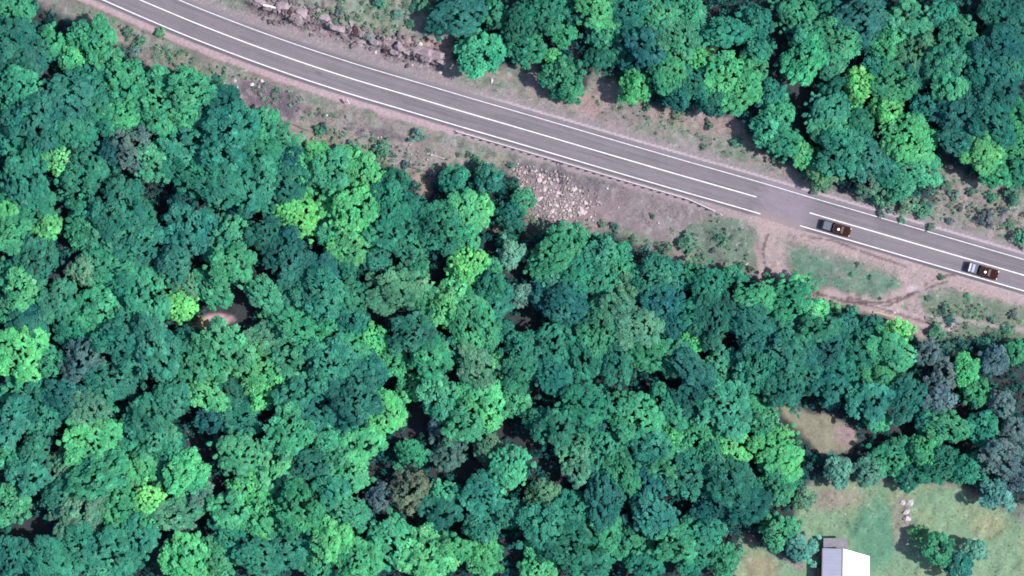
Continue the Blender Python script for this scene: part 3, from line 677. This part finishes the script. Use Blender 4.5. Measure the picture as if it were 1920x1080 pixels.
# understorey: one tangled mass nobody could count
def inside(px, py):
    return np.maximum(poly_sd(px, py, FOREST_S), poly_sd(px, py, FOREST_N))
n = 15000
ux = rg.uniform(-30, 1950, n); uy = rg.uniform(-30, 1110, n)
ok = (inside(ux, uy) > 6) & (poly_sd(ux, uy, CLEAR) < -6) & (np.abs(road_off(ux, uy)) > 60)
for (x, y, r) in GAPS: ok &= np.hypot(ux-x, uy-y) > r*1.15
ux, uy = ux[ok], uy[ok]; cl = len(ux); per = 30
uz = terrain(ux, uy) + rg.uniform(.2, 2.6, cl)
C = np.stack([(ux-960)*S, (540-uy)*S, uz], 1); CR = rg.uniform(.5, 1.15, cl)
idx = np.repeat(np.arange(cl), per); d = unit(rg.normal(size=(len(idx), 3))+np.array([0, 0, .5]))
pos = C[idx]+d*(CR[idx]*rg.uniform(.5, 1.1, len(idx)))[:, None]
Vu, Fu = leaf_quads(pos, unit(d+rg.normal(size=d.shape)*.3+np.array([0, 0, .4])), rg.uniform(.14, .28, len(idx)), rg)
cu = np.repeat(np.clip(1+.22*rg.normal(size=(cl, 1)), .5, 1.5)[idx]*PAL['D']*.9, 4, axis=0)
Vs, Fs, Cs = [Vu], [Fu], [cu]; base = len(Vu)
for j, (px, py, r, c) in enumerate(REST):
    V, F, cc = crown_data(seed=900+j, nl=5, clump=.17, per=40, leaf=.07)
    a = rg.uniform(0, 6.28); R = r*S*1.13; hc = R+rg.uniform(.6, 1.6); ca, sa = math.cos(a), math.sin(a)
    x, y, _ = W(px, py, hc)
    V = V@np.array([[ca, sa, 0], [-sa, ca, 0], [0, 0, 1]])*R + np.array([x, y, gz(px, py)+hc])
    Vs.append(V); Fs.append(F+base); base += len(V); Cs.append(cc*np.array(colour_of(c, rg)[:3]))
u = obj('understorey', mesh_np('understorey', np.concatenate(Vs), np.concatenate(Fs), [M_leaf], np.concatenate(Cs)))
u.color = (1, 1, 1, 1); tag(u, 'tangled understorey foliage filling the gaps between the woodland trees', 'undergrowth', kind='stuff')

# low scrub: thin patches of brush no one could count
BR = [[(1480,318),(1560,345),(1650,375),(1745,395),(1800,430),(1740,415),(1640,392),(1540,368)], [(1745,350),(1800,345),(1930,375),(1930,450),(1850,430),(1760,400)],
 [(1730,590),(1800,560),(1930,600),(1930,665),(1730,660)], [(975,400),(1100,420),(1240,460),(1400,505),(1500,525),(1400,530),(1200,480),(1000,500)],
 [(110,5),(200,30),(310,85),(420,130),(430,200),(300,150),(170,85)], [(300,90),(420,130),(640,205),(640,240),(420,165)], [(560,225),(700,262),(830,300),(960,320),(960,350),(800,350),(640,290)],
 [(560,-10),(700,0),(830,20),(850,80),(740,62),(620,20)], [(1100,185),(1250,215),(1400,270),(1500,325),(1420,290),(1240,240),(1120,205)], [(1255,435),(1330,410),(1400,430),(1400,500),(1300,490)]]
n = 26000; bx_ = rg.uniform(150, 1940, n); by_ = rg.uniform(-10, 680, n)
sd_ = np.max([poly_sd(bx_, by_, p) for p in BR], axis=0); ok = (sd_+rg.normal(size=n)*7 > 0) & (np.abs(road_off(bx_, by_)) > 52) & (fbm(bx_/18, by_/18, 3, 1)+.12*rg.normal(size=n) > .53)
for pts, w in [([(1455,400),(1445,440),(1445,480),(1450,520)], 30), ([(1450,505),(1520,548),(1600,568),(1680,585),(1730,620)], 16)]: ok &= line_d(bx_, by_, pts) > w
bx_, by_ = bx_[ok], by_[ok]; cl = len(bx_); print('brush', cl); per = 16
C = np.stack([(bx_-960)*S, (540-by_)*S, terrain(bx_, by_)+rg.uniform(.05, .5, cl)], 1); CR = rg.uniform(.2, .6, cl)
idx = np.repeat(np.arange(cl), per); d = unit(rg.normal(size=(len(idx), 3))+np.array([0, 0, .5]))
V, F = leaf_quads(C[idx]+d*(CR[idx]*rg.uniform(.4, 1.1, len(idx)))[:, None], unit(d*.4+rg.normal(size=d.shape)*.35+np.array([0, 0, .7])), rg.uniform(.08, .18, len(idx)), rg)
pal = np.array([lin(104,160,124,EX*.9), lin(120,156,122,EX*.8), lin(84,140,118,EX*.9), lin(128,140,124,EX*.75)])
c = np.repeat((pal[rg.integers(0, 4, cl)]*np.clip(1+.2*rg.normal(size=(cl, 1)), .6, 1.5))[idx], 4, axis=0)
br = obj('brush', mesh_np('brush', V, F, [M_leaf], c)); br.color = (1, 1, 1, 1); tag(br, 'low scrubby brush in patches along the verges and wood edges', 'scrub', kind='stuff')

# verge grass tufts
n = 60000
ux = rg.uniform(0, 1920, n); uy = rg.uniform(0, 1080, n); off = road_off(ux, uy)
fs = inside(ux, uy)
ok = (fs < 10) & ((off > 52) | (off < -50)) & (fbm(ux/40, uy/40, 3, 0)+.25*rg.random(n) > .55)
for pts, w in [([(1455,400),(1445,440),(1445,480),(1450,520)], 30), ([(1450,505),(1520,548),(1600,568),(1680,585),(1730,620)], 18), ([(1660,575),(1700,548),(1750,522),(1800,520)], 18)]:
    ok &= line_d(ux, uy, pts) > w
ok &= ~((ux > 1520) & (ux < 1640) & (uy > 1000))
ux, uy = ux[ok], uy[ok]; m = len(ux)
P = np.stack([(ux-960)*S, (540-uy)*S, terrain(ux, uy)+.02], 1)
V, F = leaf_quads(P+np.array([0, 0, .07]), unit(rg.normal(size=(m, 3))*.7+np.array([0, 0, .8])), rg.uniform(.06, .16, m), rg)
pal = np.array([lin(128,152,124,.33), lin(116,150,122,.33), lin(150,152,130,.33), lin(110,136,112,.33)])
c = pal[rg.integers(0, 4, m)]*np.clip(1+.15*rg.normal(size=(m, 1)), .6, 1.4)
gobj = obj('grass', mesh_np('grass', V, F, [M_leaf], np.repeat(c, 4, axis=0))); gobj.color = (1, 1, 1, 1)
tag(gobj, 'short dry grass tufts on the road verges and lawn', 'grass', kind='stuff')

# ------------------------------------------------------------------ rocks
def rock_mesh(seed, col, flat=.55):
    import bmesh
    bm = bmesh.new(); bmesh.ops.create_icosphere(bm, subdivisions=4, radius=1)
    r = np.random.default_rng(seed); pl = unit(r.normal(size=(13, 3))); dd = r.uniform(.35, .8, 13)
    for v in bm.verts:
        p = np.array(v.co)
        for a, d0 in zip(pl, dd):
            t = p@a
            if t > d0: p = p-a*(t-d0)
        p = p*(1+.05*math.sin(p[0]*7+seed)+.04*math.sin(p[1]*11+seed)); p[2] *= flat
        v.co = p
    me = bpy.data.meshes.new('rock'); bm.to_mesh(me); bm.free(); me.materials.append(M_rock)
    n = len(me.vertices); a = me.color_attributes.new('Col', 'FLOAT_COLOR', 'POINT')
    c = np.ones((n, 4), np.float32); c[:, :3] = np.asarray(col)*np.clip(1+.15*r.normal(size=(n, 1)), .6, 1.4); a.data.foreach_set('color', c.ravel())
    return me
PALE = [rock_mesh(i, lin(225,208,208,.3)) for i in range(4)]; RED = [rock_mesh(10+i, lin(176,156,162,.31), .6) for i in range(4)]
WHITE = [rock_mesh(20+i, lin(235,222,226,.32), .5) for i in range(2)]
CREVICE = [rock_mesh(30+i, lin(92,54,58,.26), .35) for i in range(2)]  # dark rocks whose colour stands in for the shade inside crevices
def rock(px, py, r, mesh, label, group=None, cat='rock', sx=1., rz=None, name='rock'):
    R = r*S; o = obj(name, mesh, None, (*W(px, py)[:2], gz(px, py)+R*.12), (0, 0, rg.uniform(0, 6.28) if rz is None else rz))
    o.scale = (R*sx, R, R*.9); used.add(label); return tag(o, label, cat, group)
cut = [(490,6,12),(508,14,9),(524,20,10),(545,24,9),(560,32,11),(580,36,9),(600,42,8),(622,44,9),(645,52,9),(667,60,11),(690,68,10),(706,80,9),(722,92,9),(742,98,10),(765,100,10),(786,106,9),(805,112,10),(826,116,9),(545,8,8),(575,16,8),(600,24,7),(660,44,8),(730,74,8),(750,84,7),(534,14,15),(566,24,17),(612,36,14),(636,56,13),(678,76,15),(752,92,16),(800,98,17),(822,104,12)]
LAND_C = [(508,14,'the bleached log on top'),(600,36,'the middle of the left half'),(665,60,'the first dark crevice'),(715,88,'the long dark crevice'),(788,86,'the pale lichen-white boulder'),(835,125,'the shadow of the big roadside tree')]
_l = LAND; LAND = LAND_C; CREL = relations([(c_[0], c_[1]) for c_ in cut]); LAND = _l
for i, (x, y, r) in enumerate(cut):
    dk = (x, y) in [(545,24),(667,60),(722,92),(786,106)]; m = random.choice(CREVICE) if dk else random.choice(RED)
    rock(x, y, r*(.62 if dk else .8 if r > 12 else rg.uniform(.45, .95)), m, f"{'dark red crevice-shade' if dk else 'pinkish grey'} cutting rock, {CREL[i]}", 'rocks of the road cutting', sx=rg.uniform(1, 2.2), rz=(-1.2 if dk else -.25)+rg.normal()*.3)
rub = []
for i in range(46):
    while True:
        x = rg.uniform(955, 1125); y = rg.uniform(312, 415)
        sdd = poly_sd(np.array([x]), np.array([y]), [(960,305),(1005,318),(1060,335),(1118,372),(1105,400),(1060,410),(1010,405),(985,375),(965,335)])[0]
        if sdd > 0 and all(math.hypot(x-a, y-b) > 7.5 for a, b in rub): break
    rub.append((x, y))
rub.sort()
_l = LAND; LAND = [(960,315,'the upper left rubble corner'),(1054,350,'the drain chute foot'),(1112,395,'the lower right rubble corner'),(985,380,'the lower left rubble corner'),
 (1035,370,'the rubble centre'),(1010,330,'the upper rubble edge'),(1060,405,'the lower rubble edge')]; RREL = relations(rub); LAND = _l
for i, (x, y) in enumerate(rub):
    rr = rg.uniform(1.8, 5.6); rock(x, y, rr, PALE[i % 4], f"{'big' if rr > 4.3 else 'small' if rr < 3 else 'middling'} pale rubble stone, {RREL[i]}", 'pale stones of the rubble slope', sx=rg.uniform(1, 1.8))
def rubble_stuff(n, poly, col, name, label, smin, smax):
    P = np.array(poly, float); x = rg.uniform(P[:,0].min(), P[:,0].max(), n); y = rg.uniform(P[:,1].min(), P[:,1].max(), n)
    ok = poly_sd(x, y, poly)+rg.normal(size=n)*6 > 0; x, y = x[ok], y[ok]; m = len(x)
    base = np.array([(1,0,0),(-1,0,0),(0,1,0),(0,-1,0),(0,0,1),(0,0,-1)], float); fc = np.array([(0,2,4),(2,1,4),(1,3,4),(3,0,4),(2,0,5),(1,2,5),(3,1,5),(0,3,5)])
    V = base[None]*rg.uniform(smin, smax, (m, 1, 1))*rg.uniform(.5, 1.4, (m, 6, 1))*np.array([1, 1, .6])
    a = rg.uniform(0, 6.28, m); ca, sa = np.cos(a)[:, None], np.sin(a)[:, None]
    V = np.stack([V[..., 0]*ca-V[..., 1]*sa, V[..., 0]*sa+V[..., 1]*ca, V[..., 2]], -1)
    V += np.stack([(x-960)*S, (540-y)*S, terrain(x, y)], 1)[:, None]
    F = (fc[None]+(np.arange(m)*6)[:, None, None]).reshape(-1, 3)
    c = np.repeat(np.asarray(col)*np.clip(1+.25*rg.normal(size=(m, 1)), .4, 1.7), 6, axis=0)
    return tag(obj(name, mesh_np(name, V.reshape(-1, 3), F, [M_rock], c)), label, 'rubble', kind='stuff')
rubble_stuff(900, [(950,300),(1005,315),(1070,335),(1128,372),(1110,410),(1060,415),(1005,410),(980,375),(955,335)], lin(200,180,180,.3), 'rubble', 'loose broken rubble between the pale stones below the guard rail', .12, .42)
rubble_stuff(700, [(480,-10),(560,0),(650,28),(740,60),(830,80),(838,128),(760,115),(690,90),(560,55),(480,30)], lin(128,118,122,.3), 'rubble', 'broken grey ledge stones along the top of the road cutting', .2, .75)
rubble_stuff(500, [(470,0),(560,15),(660,40),(740,70),(830,90),(835,125),(760,112),(690,85),(560,50),(470,28)], lin(170,146,150,.3), 'scree', 'small pinkish scree at the foot of the road cutting', .1, .35)
rubble_stuff(260, [(690,255),(800,285),(950,310),(950,335),(860,310),(760,300),(690,280)], lin(196,184,182,.3), 'rubble', 'pale broken stones on the bank below the west end of guard rail', .12, .4)
rubble_stuff(350, [(440,145),(520,150),(580,190),(700,230),(800,270),(880,300),(820,310),(720,275),(600,230),(470,190)], lin(180,168,168,.3), 'gravel', 'scattered gravel on the bank south of the road', .08, .24)
rubble_stuff(700, [(300,90),(480,150),(700,205),(860,250),(940,290),(1240,365),(1420,420),(1410,500),(1280,470),(1120,425),(980,320),(640,225),(400,150),(280,105)], lin(150,140,138,.3), 'gravel', 'sparse gravel along the lower verge', .05, .2)
for (x, y, r, m, lab, sx) in [(472,158,5,WHITE[0],'white pointed stone on the dark slab south of the road, left one',1.2),(491,152,5,WHITE[1],'white stone on the dark slab south of the road, right one',1.4),
    (485,163,3.5,WHITE[0],'small white stone below the two white stones on the dark slab',1.),(443,165,5,PALE[1],'pale grey stone at the left end of the dark slab',1.2),(441,152,4,PALE[2],'pale grey stone above the left end of the dark slab',1.),
    (788,86,8,rock_mesh(50, lin(205,222,195,.33)),'pale lichen-white boulder on top of the road cutting',1.1),(922,152,4,WHITE[1],'long white slab lying on the verge between road and lone round tree',2.2),
    (826,136,3.5,WHITE[0],'small white slab at the foot of the cutting beside the road',1.8),(773,122,3,WHITE[1],'small white stone on the verge under the red cutting',1.),(705,97,4,PALE[0],'pale green-white stone under the dark red cutting',1.2),
    (613,216,3,WHITE[0],'small white stone left of the pale verge shrub',1.),(1235,418,4,WHITE[1],'small bluish white stone right of the rubble slope',.7),(1139,353,3,WHITE[0],'single white stone right of the rubble just under the rail',1.),
    (1160,389,3,WHITE[1],'single white stone right of the rubble halfway down the slope',1.),(1782,313,5,WHITE[0],'white stone at the edge of the north-eastern wood',1.4),(1897,390,7,PALE[3],'pale curved boulder near the right edge above the road',.8),
    (1677,586,3,WHITE[0],'small white stone at the end of the pale log by the track',1.),(1400,495,4,PALE[0],'pale stone left of the dirt drive at the wood edge',.9),(1585,964,3,WHITE[1],'tiny pale stone on the lawn above the house',.8)]:
    rock(x, y, r, m, lab, sx=sx)
for (x, y, r, lab, sx) in [(1692,943,6,'white lump at the top left of the pale heap on the lawn',1.),(1706,943,7,'grey-white lump at the top right of the pale heap on the lawn',1.),
    (1699,960,4.5,'flat white lump in the middle of the pale heap on the lawn',1.9),(1701,973,8,'pinkish lump at the bottom of the pale heap on the lawn',1.)]:
    rock(x, y, r, WHITE[0] if 'white' in lab else PALE[1], lab, 'pale heap on the lawn', sx=sx*1.3, rz=0.4)

# ------------------------------------------------------------------ small roadside things
def post_sign(px, py, panel, h, label, cat, name, rz=0.):
    t = empty(name, (*W(px, py)[:2], gz(px, py)), rz)
    b = MB(); b.tube([(0,0,-.3),(0,0,h)], [.05,.05], 8); b.build('post', M_galv, t)
    b = MB(); w, hh = panel; b.box(-w/2, w/2, .055, .085, h-hh, h+.02); b.build('sign_panel', M_whitep, t, .008)
    b = MB(); b.box(-w/2+.1, w/2-.1, .086, .11, h-hh*.8, h-hh*.7); b.box(-w/2+.1, w/2-.1, .086, .11, h-hh*.35, h-hh*.25); b.build('bracket', M_galv, t)
    tag(t, label, cat)
post_sign(654, 192, (1.1, .8), 2.2, 'small white sign on a post at the edge of the pink gravel shoulder', 'road sign', 'road_sign', -1.0)
post_sign(933, 170, (.25, .3), 1.3, 'thin marker post standing on the north shoulder near the lone round tree', 'marker post', 'marker_post', -.3)
post_sign(1351, 403, (.6, .35), 1.2, 'white end marker standing at the eastern end of the guard rail', 'marker', 'end_marker', -.8)
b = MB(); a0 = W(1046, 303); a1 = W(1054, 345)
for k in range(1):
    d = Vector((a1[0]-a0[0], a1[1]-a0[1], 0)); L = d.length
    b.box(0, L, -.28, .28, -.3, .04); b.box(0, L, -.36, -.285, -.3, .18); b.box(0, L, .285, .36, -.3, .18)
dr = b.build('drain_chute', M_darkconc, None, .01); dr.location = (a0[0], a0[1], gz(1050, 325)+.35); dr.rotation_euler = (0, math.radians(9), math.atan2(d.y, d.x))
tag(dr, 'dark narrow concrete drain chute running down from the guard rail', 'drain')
def log(x0, y0, x1, y1, r, label, mat=M_log):
    p0, p1 = W(x0, y0), W(x1, y1); c = ((p0[0]+p1[0])/2, (p0[1]+p1[1])/2); z = gz((x0+x1)/2, (y0+y1)/2)+r
    v = Vector((p1[0]-p0[0], p1[1]-p0[1], 0))/2
    b = MB(); b.tube([-v, -v*.4+Vector((0,.05,.03)), v*.3+Vector((0,-.06,.02)), v], [r, r*.95, r*.85, r*.65], 9)
    o = b.build('fallen_log', mat, None, smooth=False); o.location = (c[0], c[1], z); tag(o, label, 'log', 'fallen logs')
log(1637, 585, 1673, 593, .2, 'pale yellow log lying beside the muddy track at the wood edge')
log(800, 288, 845, 300, .12, 'thin pale dead log on the bank, upper of two', M_conc)
log(762, 312, 805, 323, .13, 'thin dark dead log on the bank south of the road', M_bark)
log(545, 232, 578, 245, .12, 'thin grey dead branch on the dry slope near the upper wood edge', M_bark)
log(412, 140, 428, 168, .12, 'slim white dead trunk at the wood edge, upper of two in line', mat_plain('bleached_wood', (.34,.38,.38), .8))
log(436, 190, 462, 224, .09, 'slim tan dead trunk at the wood edge, lower of two in line', M_log)
log(495, 11, 530, 18, .22, 'bleached white log lying on the rocks at the top edge', mat_plain('bleached_log', (.45,.40,.40), .8))

# ------------------------------------------------------------------ house with white roof
hx, hy = 1586, 1075
hs = empty('house', (*W(hx, hy)[:2], 0.0)); tag(hs, 'house with gabled metal roof coloured sunlit white and shaded grey at the bottom edge', 'house')
def HP(px, py, z):
    a = W(px, py, z); return (a[0]-hs.location[0], a[1]-hs.location[1], z)
hz = gz(1586, 1060)
zr, zl, ze = 4.6, 3.5, 3.1
yb = 1180
def slope_sheet(name, A, B, C_, D, mat, ribs):
    """A,B ridge ends; C_,D eave ends. ribbed metal sheet of real thickness"""
    A, B, C_, D = map(Vector, (A, B, C_, D)); b = MB(); th = Vector((0, 0, -.06))
    b.add([A, B, C_, D, A+th, B+th, C_+th, D+th], [(0,1,2,3),(7,6,5,4),(0,4,5,1),(1,5,6,2),(2,6,7,3),(3,7,4,0)])
    for i in range(ribs):
        t = (i+.5)/ribs; p = A.lerp(B, t); q = D.lerp(C_, t); e = (B-A).normalized()*.03; up = Vector((0, 0, .035)); lo = Vector((0, 0, .004))
        b.add([p-e+lo, p+e+lo, q+e+lo, q-e+lo, p-e*.5+up, p+e*.5+up, q+e*.5+up, q-e*.5+up], [(4,5,6,7),(0,1,5,4),(1,2,6,5),(2,3,7,6),(3,0,4,7)])
    return b.build(name, mat, hs)
slope_sheet('roof_slope', HP(1580,1029,zr), HP(1578,yb,zr), HP(1540,yb,zl), HP(1543,1028,zl), M_roof_shaded, 24)['label'] = 'western roof slope in painted shade grey'
slope_sheet('roof_slope', HP(1581.2,1029,zr), HP(1579.2,yb,zr), HP(1630,yb,ze), HP(1630,1043,ze), M_roof_sunlit, 24)['label'] = 'eastern roof slope in painted sunlit white'
b = MB(); b.tube([HP(1580.6,1028.5,zr+.05), HP(1578.6,yb,zr+.05)], [.11,.11], 8); b.build('ridge_cap', M_roof_shaded, hs)
for (xa, ya, xb, zz) in ((1542, 1028, 1539.3, zl), (1631, 1043, 1631, ze)):
    b = MB(); b.tube([HP(xa, ya, zz-.06), HP(xb, yb, zz-.06)], [.075,.075], 8); b.build('gutter', M_porch, hs)
b = MB(); w = [HP(1548,1033,0), HP(1582,1034,0), HP(1624,1046,0), HP(1624,yb-6,0), HP(1582,yb-6,0), HP(1546,yb-6,0)]
tops = [zl-.05, zr-.3, ze+.05, ze+.05, zr-.3, zl-.05]
vs = [(p[0], p[1], hz-.6) for p in w] + [(p[0], p[1], t) for p, t in zip(w, tops)]
b.add(vs, [(i, (i+1) % 6, 6+(i+1) % 6, 6+i) for i in range(6)]); b.build('wall', M_wall, hs)
for side, px_, ys in (('west', 1545.5, (1060, 1100, 1140)), ('east', 1625.5, (1065, 1105, 1145))):
    for y_ in ys:
        p = HP(px_, y_, 0); b = MB(); b.box(p[0]-.05, p[0]+.05, p[1]-.65, p[1]+.65, 1.0, 2.2); f = b.build('window', M_wood, hs, .01)
        b = MB(); b.box(p[0]-.07, p[0]+.07, p[1]-.52, p[1]+.52, 1.12, 2.08); b.build('pane', M_glass, f)
b = MB(); p = HP(1562, 1032.6, 0); b.box(p[0]-.45, p[0]+.45, p[1]-.06, p[1]+.06, hz, 2.1); dd_ = b.build('door', M_wood, hs, .01)
b = MB(); b.tube([(p[0]+.33, p[1]+.06, 1.05), (p[0]+.33, p[1]+.14, 1.05)], [.03,.03], 8); b.build('handle', M_chrome, dd_)
# porch roof on posts at the northern gable
b = MB(); A = HP(1544,1009,2.35); B_ = HP(1588,1009,2.35); Cc = HP(1590,1028,2.7); D_ = HP(1544,1028,2.7)
b.add([A, B_, Cc, D_]+[(v[0], v[1], v[2]-.07) for v in (A, B_, Cc, D_)], [(3,2,1,0),(4,5,6,7),(0,1,5,4),(1,2,6,5),(2,3,7,6),(3,0,4,7)])
for i in range(14):
    t = (i+.5)/14; p = Vector(A).lerp(Vector(B_), t); q = Vector(D_).lerp(Vector(Cc), t); b.tube([p+Vector((0,0,.01)), q+Vector((0,0,.01))], [.03,.03], 5)
pr = b.build('porch_roof', M_porch, hs)
for x_, y_ in ((1546, 1011), (1567, 1011), (1586, 1011)):
    p = HP(x_, y_, 0); b = MB(); b.box(p[0]-.06, p[0]+.06, p[1]-.06, p[1]+.06, -.6, 2.3); b.build('porch_post', M_wood, hs)

# lean-to things in the dark strip west of the house
for (x, y, h, w, d_, lab) in [(1537, 1037, 1.6, .8, 1.7, 'dark brown shed cupboard against the west wall, upper one'), (1533, 1072, 1.5, .9, 1.9, 'dark brown shed cupboard against the west wall at the bottom edge')]:
    t = empty('storage_locker', (*W(x, y)[:2], gz(x, y))); tag(t, lab, 'locker')
    b = MB(); b.box(-w/2, w/2, -d_/2, d_/2, -.2, h); b.build('cabinet', M_wood, t, .02)
    b = MB(); b.add([(-w/2-.08,-d_/2-.08,h-.02),(w/2+.08,-d_/2-.08,h+.2),(w/2+.08,d_/2+.08,h+.2),(-w/2-.08,d_/2+.08,h-.02),(-w/2-.08,-d_/2-.08,h+.03),(w/2+.08,-d_/2-.08,h+.25),(w/2+.08,d_/2+.08,h+.25),(-w/2-.08,d_/2+.08,h+.03)],
      [(0,3,2,1),(4,5,6,7),(0,1,5,4),(1,2,6,5),(2,3,7,6),(3,0,4,7)]); b.build('lid', M_wood, t)

# ------------------------------------------------------------------ pickups
def pickup(px, py, L, label, striped):
    t = empty('pickup_truck', (*W(px, py, .8)[:2], 0.02), -math.radians(16.4))
    tag(t, label, 'pickup truck')
    k = L/6.2; Wd = 1.05
    X = lambda v: v*k
    # lower body: plan outline with rounded nose, seen from above
    b = MB(); prof = [(-3.0,.42),(-3.0,.95),(1.55,1.0),(2.6,.98),(3.0,.86),(3.1,.62),(3.05,.40)]
    secs = [(-Wd, .0), (-Wd*.98, .04), (Wd*.98, .04), (Wd, .0)]
    vs = []
    for (yy, inset) in ((-Wd, .06), (-Wd+.07, 0), (Wd-.07, 0), (Wd, .06)):
        vs += [(X(x)*(1-inset*.35), yy, z-(inset if z > .6 else 0)) for x, z in prof]
    n = len(prof); fs = []
    for s in range(3):
        for i in range(n): fs.append((s*n+i, s*n+(i+1) % n, (s+1)*n+(i+1) % n, (s+1)*n+i))
    fs += [tuple(range(n-1, -1, -1)), tuple(range(3*n, 4*n))]
    b.add(vs, fs); b.build('body', M_maroon, t, .03)
    # cab with sloping screens
    b = MB(); x0, x1, x2, x3 = X(-.85), X(-.6), X(1.0), X(1.6)
    lo = [(x0,-.93,.98),(x3,-.93,1.0),(x3,.93,1.0),(x0,.93,.98)]; hi = [(x1,-.78,1.68),(x2,-.76,1.70),(x2,.76,1.70),(x1,.78,1.68)]
    b.add(lo+hi, [(0,3,2,1),(4,5,6,7),(0,1,5,4),(1,2,6,5),(2,3,7,6),(3,0,4,7)]); cab = b.build('cab', M_maroon, t, .05)
    def quad(name, pts, mat, off, parent=cab):
        pts = [Vector(p) for p in pts]; nn = (pts[1]-pts[0]).cross(pts[3]-pts[0]).normalized(); c = sum(pts, Vector())/4
        q = [c+(p-c)*.86+nn*off for p in pts]; r = [p-nn*.02 for p in q]; b = MB()
        b.add(q+r, [(0,1,2,3),(7,6,5,4),(0,4,5,1),(1,5,6,2),(2,6,7,3),(3,7,4,0)]); return b.build(name, mat, parent)
    quad('windscreen', [lo[1], lo[2], hi[2], hi[1]], M_wind, .012)
    quad('rear_window', [lo[3], lo[0], hi[0], hi[3]], M_glass, .012)
    quad('side_window', [lo[0], lo[1], hi[1], hi[0]], M_glass, .012)
    quad('side_window', [lo[2], lo[3], hi[3], hi[2]], M_glass, .012)
    b = MB(); b.tube([(X(.45), -.12, 1.69), (X(.45), -.12, 1.74)], [.36,.36], 20); b.build('roof_vent_base', M_black, t)
    b = MB(); b.tube([(X(.45), -.12, 1.742), (X(.45), -.12, 1.80), (X(.45), -.12, 1.84)], [.24,.23,.12], 18); b.build('roof_vent', M_whitep, t, smooth=False)
    # load bed
    b = MB(); b.box(X(-2.75), X(-.95), -.86, .86, .965, 1.06); b.build('bed_cover', M_grey, t, .02)
    b = MB(); b.box(X(-3.09), X(-2.80), -.98, .98, .55, 1.08); b.build('tailgate', M_black, t, .02)
    for yy in (-.94, .94):
        b = MB(); b.box(X(-2.78), X(-.92), yy-.06, yy+.06, .96, 1.1); b.build('bed_rail', M_black if not striped else M_grey, t, .015)
    if striped:
        for xx, ww, m in ((-2.55, .17, M_pale), (-1.85, .24, mat_plain('light_grey_board', (.17,.17,.22), .6))):
            b = MB(); b.box(X(xx)-ww, X(xx)+ww, -.84, .84, 1.065, 1.12); b.build('bed_board', m, t, .01)
    # hood crease, lights, bumpers, mirrors, wheels
    b = MB(); b.box(X(1.75), X(2.75), -.5, .5, .985, 1.02); b.build('hood_bulge', M_maroon, t, .02)
    b = MB(); b.box(X(3.0), X(3.16), -.95, .95, .42, .62); b.build('front_bumper', M_black, t, .03)
    for yy in (-.78, .78):
        b = MB(); b.box(X(2.98), X(3.09), yy-.17, yy+.17, .66, .84); b.build('headlight', M_amber, t, .02)
        b = MB(); b.box(X(-3.10), X(-3.02), yy-.1+.1*(1 if yy > 0 else -1), yy+.1+.1*(1 if yy > 0 else -1), .60, .95); b.build('tail_light', M_red, t, .01)
        b = MB(); s = 1 if yy > 0 else -1; b.box(X(1.12), X(1.26), s*.96 if s > 0 else -1.2, 1.2 if s > 0 else -.96, 1.08, 1.26); b.build('mirror', M_black, t, .02)
    for xx in (-1.95, 2.1):
        for yy in (-.93, .93):
            b = MB(); b.tube([(X(xx), yy-.13, .38), (X(xx), yy+.13, .38)], [.38,.38], 22); wh = b.build('wheel', M_black, t, .0)
            s = 1 if yy > 0 else -1
            b = MB(); b.tube([(X(xx), yy+s*.125, .38), (X(xx), yy+s*.145, .38)], [.22,.18], 14); b.build('rim', M_chrome, wh)
    return t
pickup(1567.5, 428, 6.1, 'maroon pickup with plain grey bed cover just right of the road junction', False)
pickup(1842, 508, 6.6, 'maroon pickup carrying pale boards in its bed near the right edge', True)
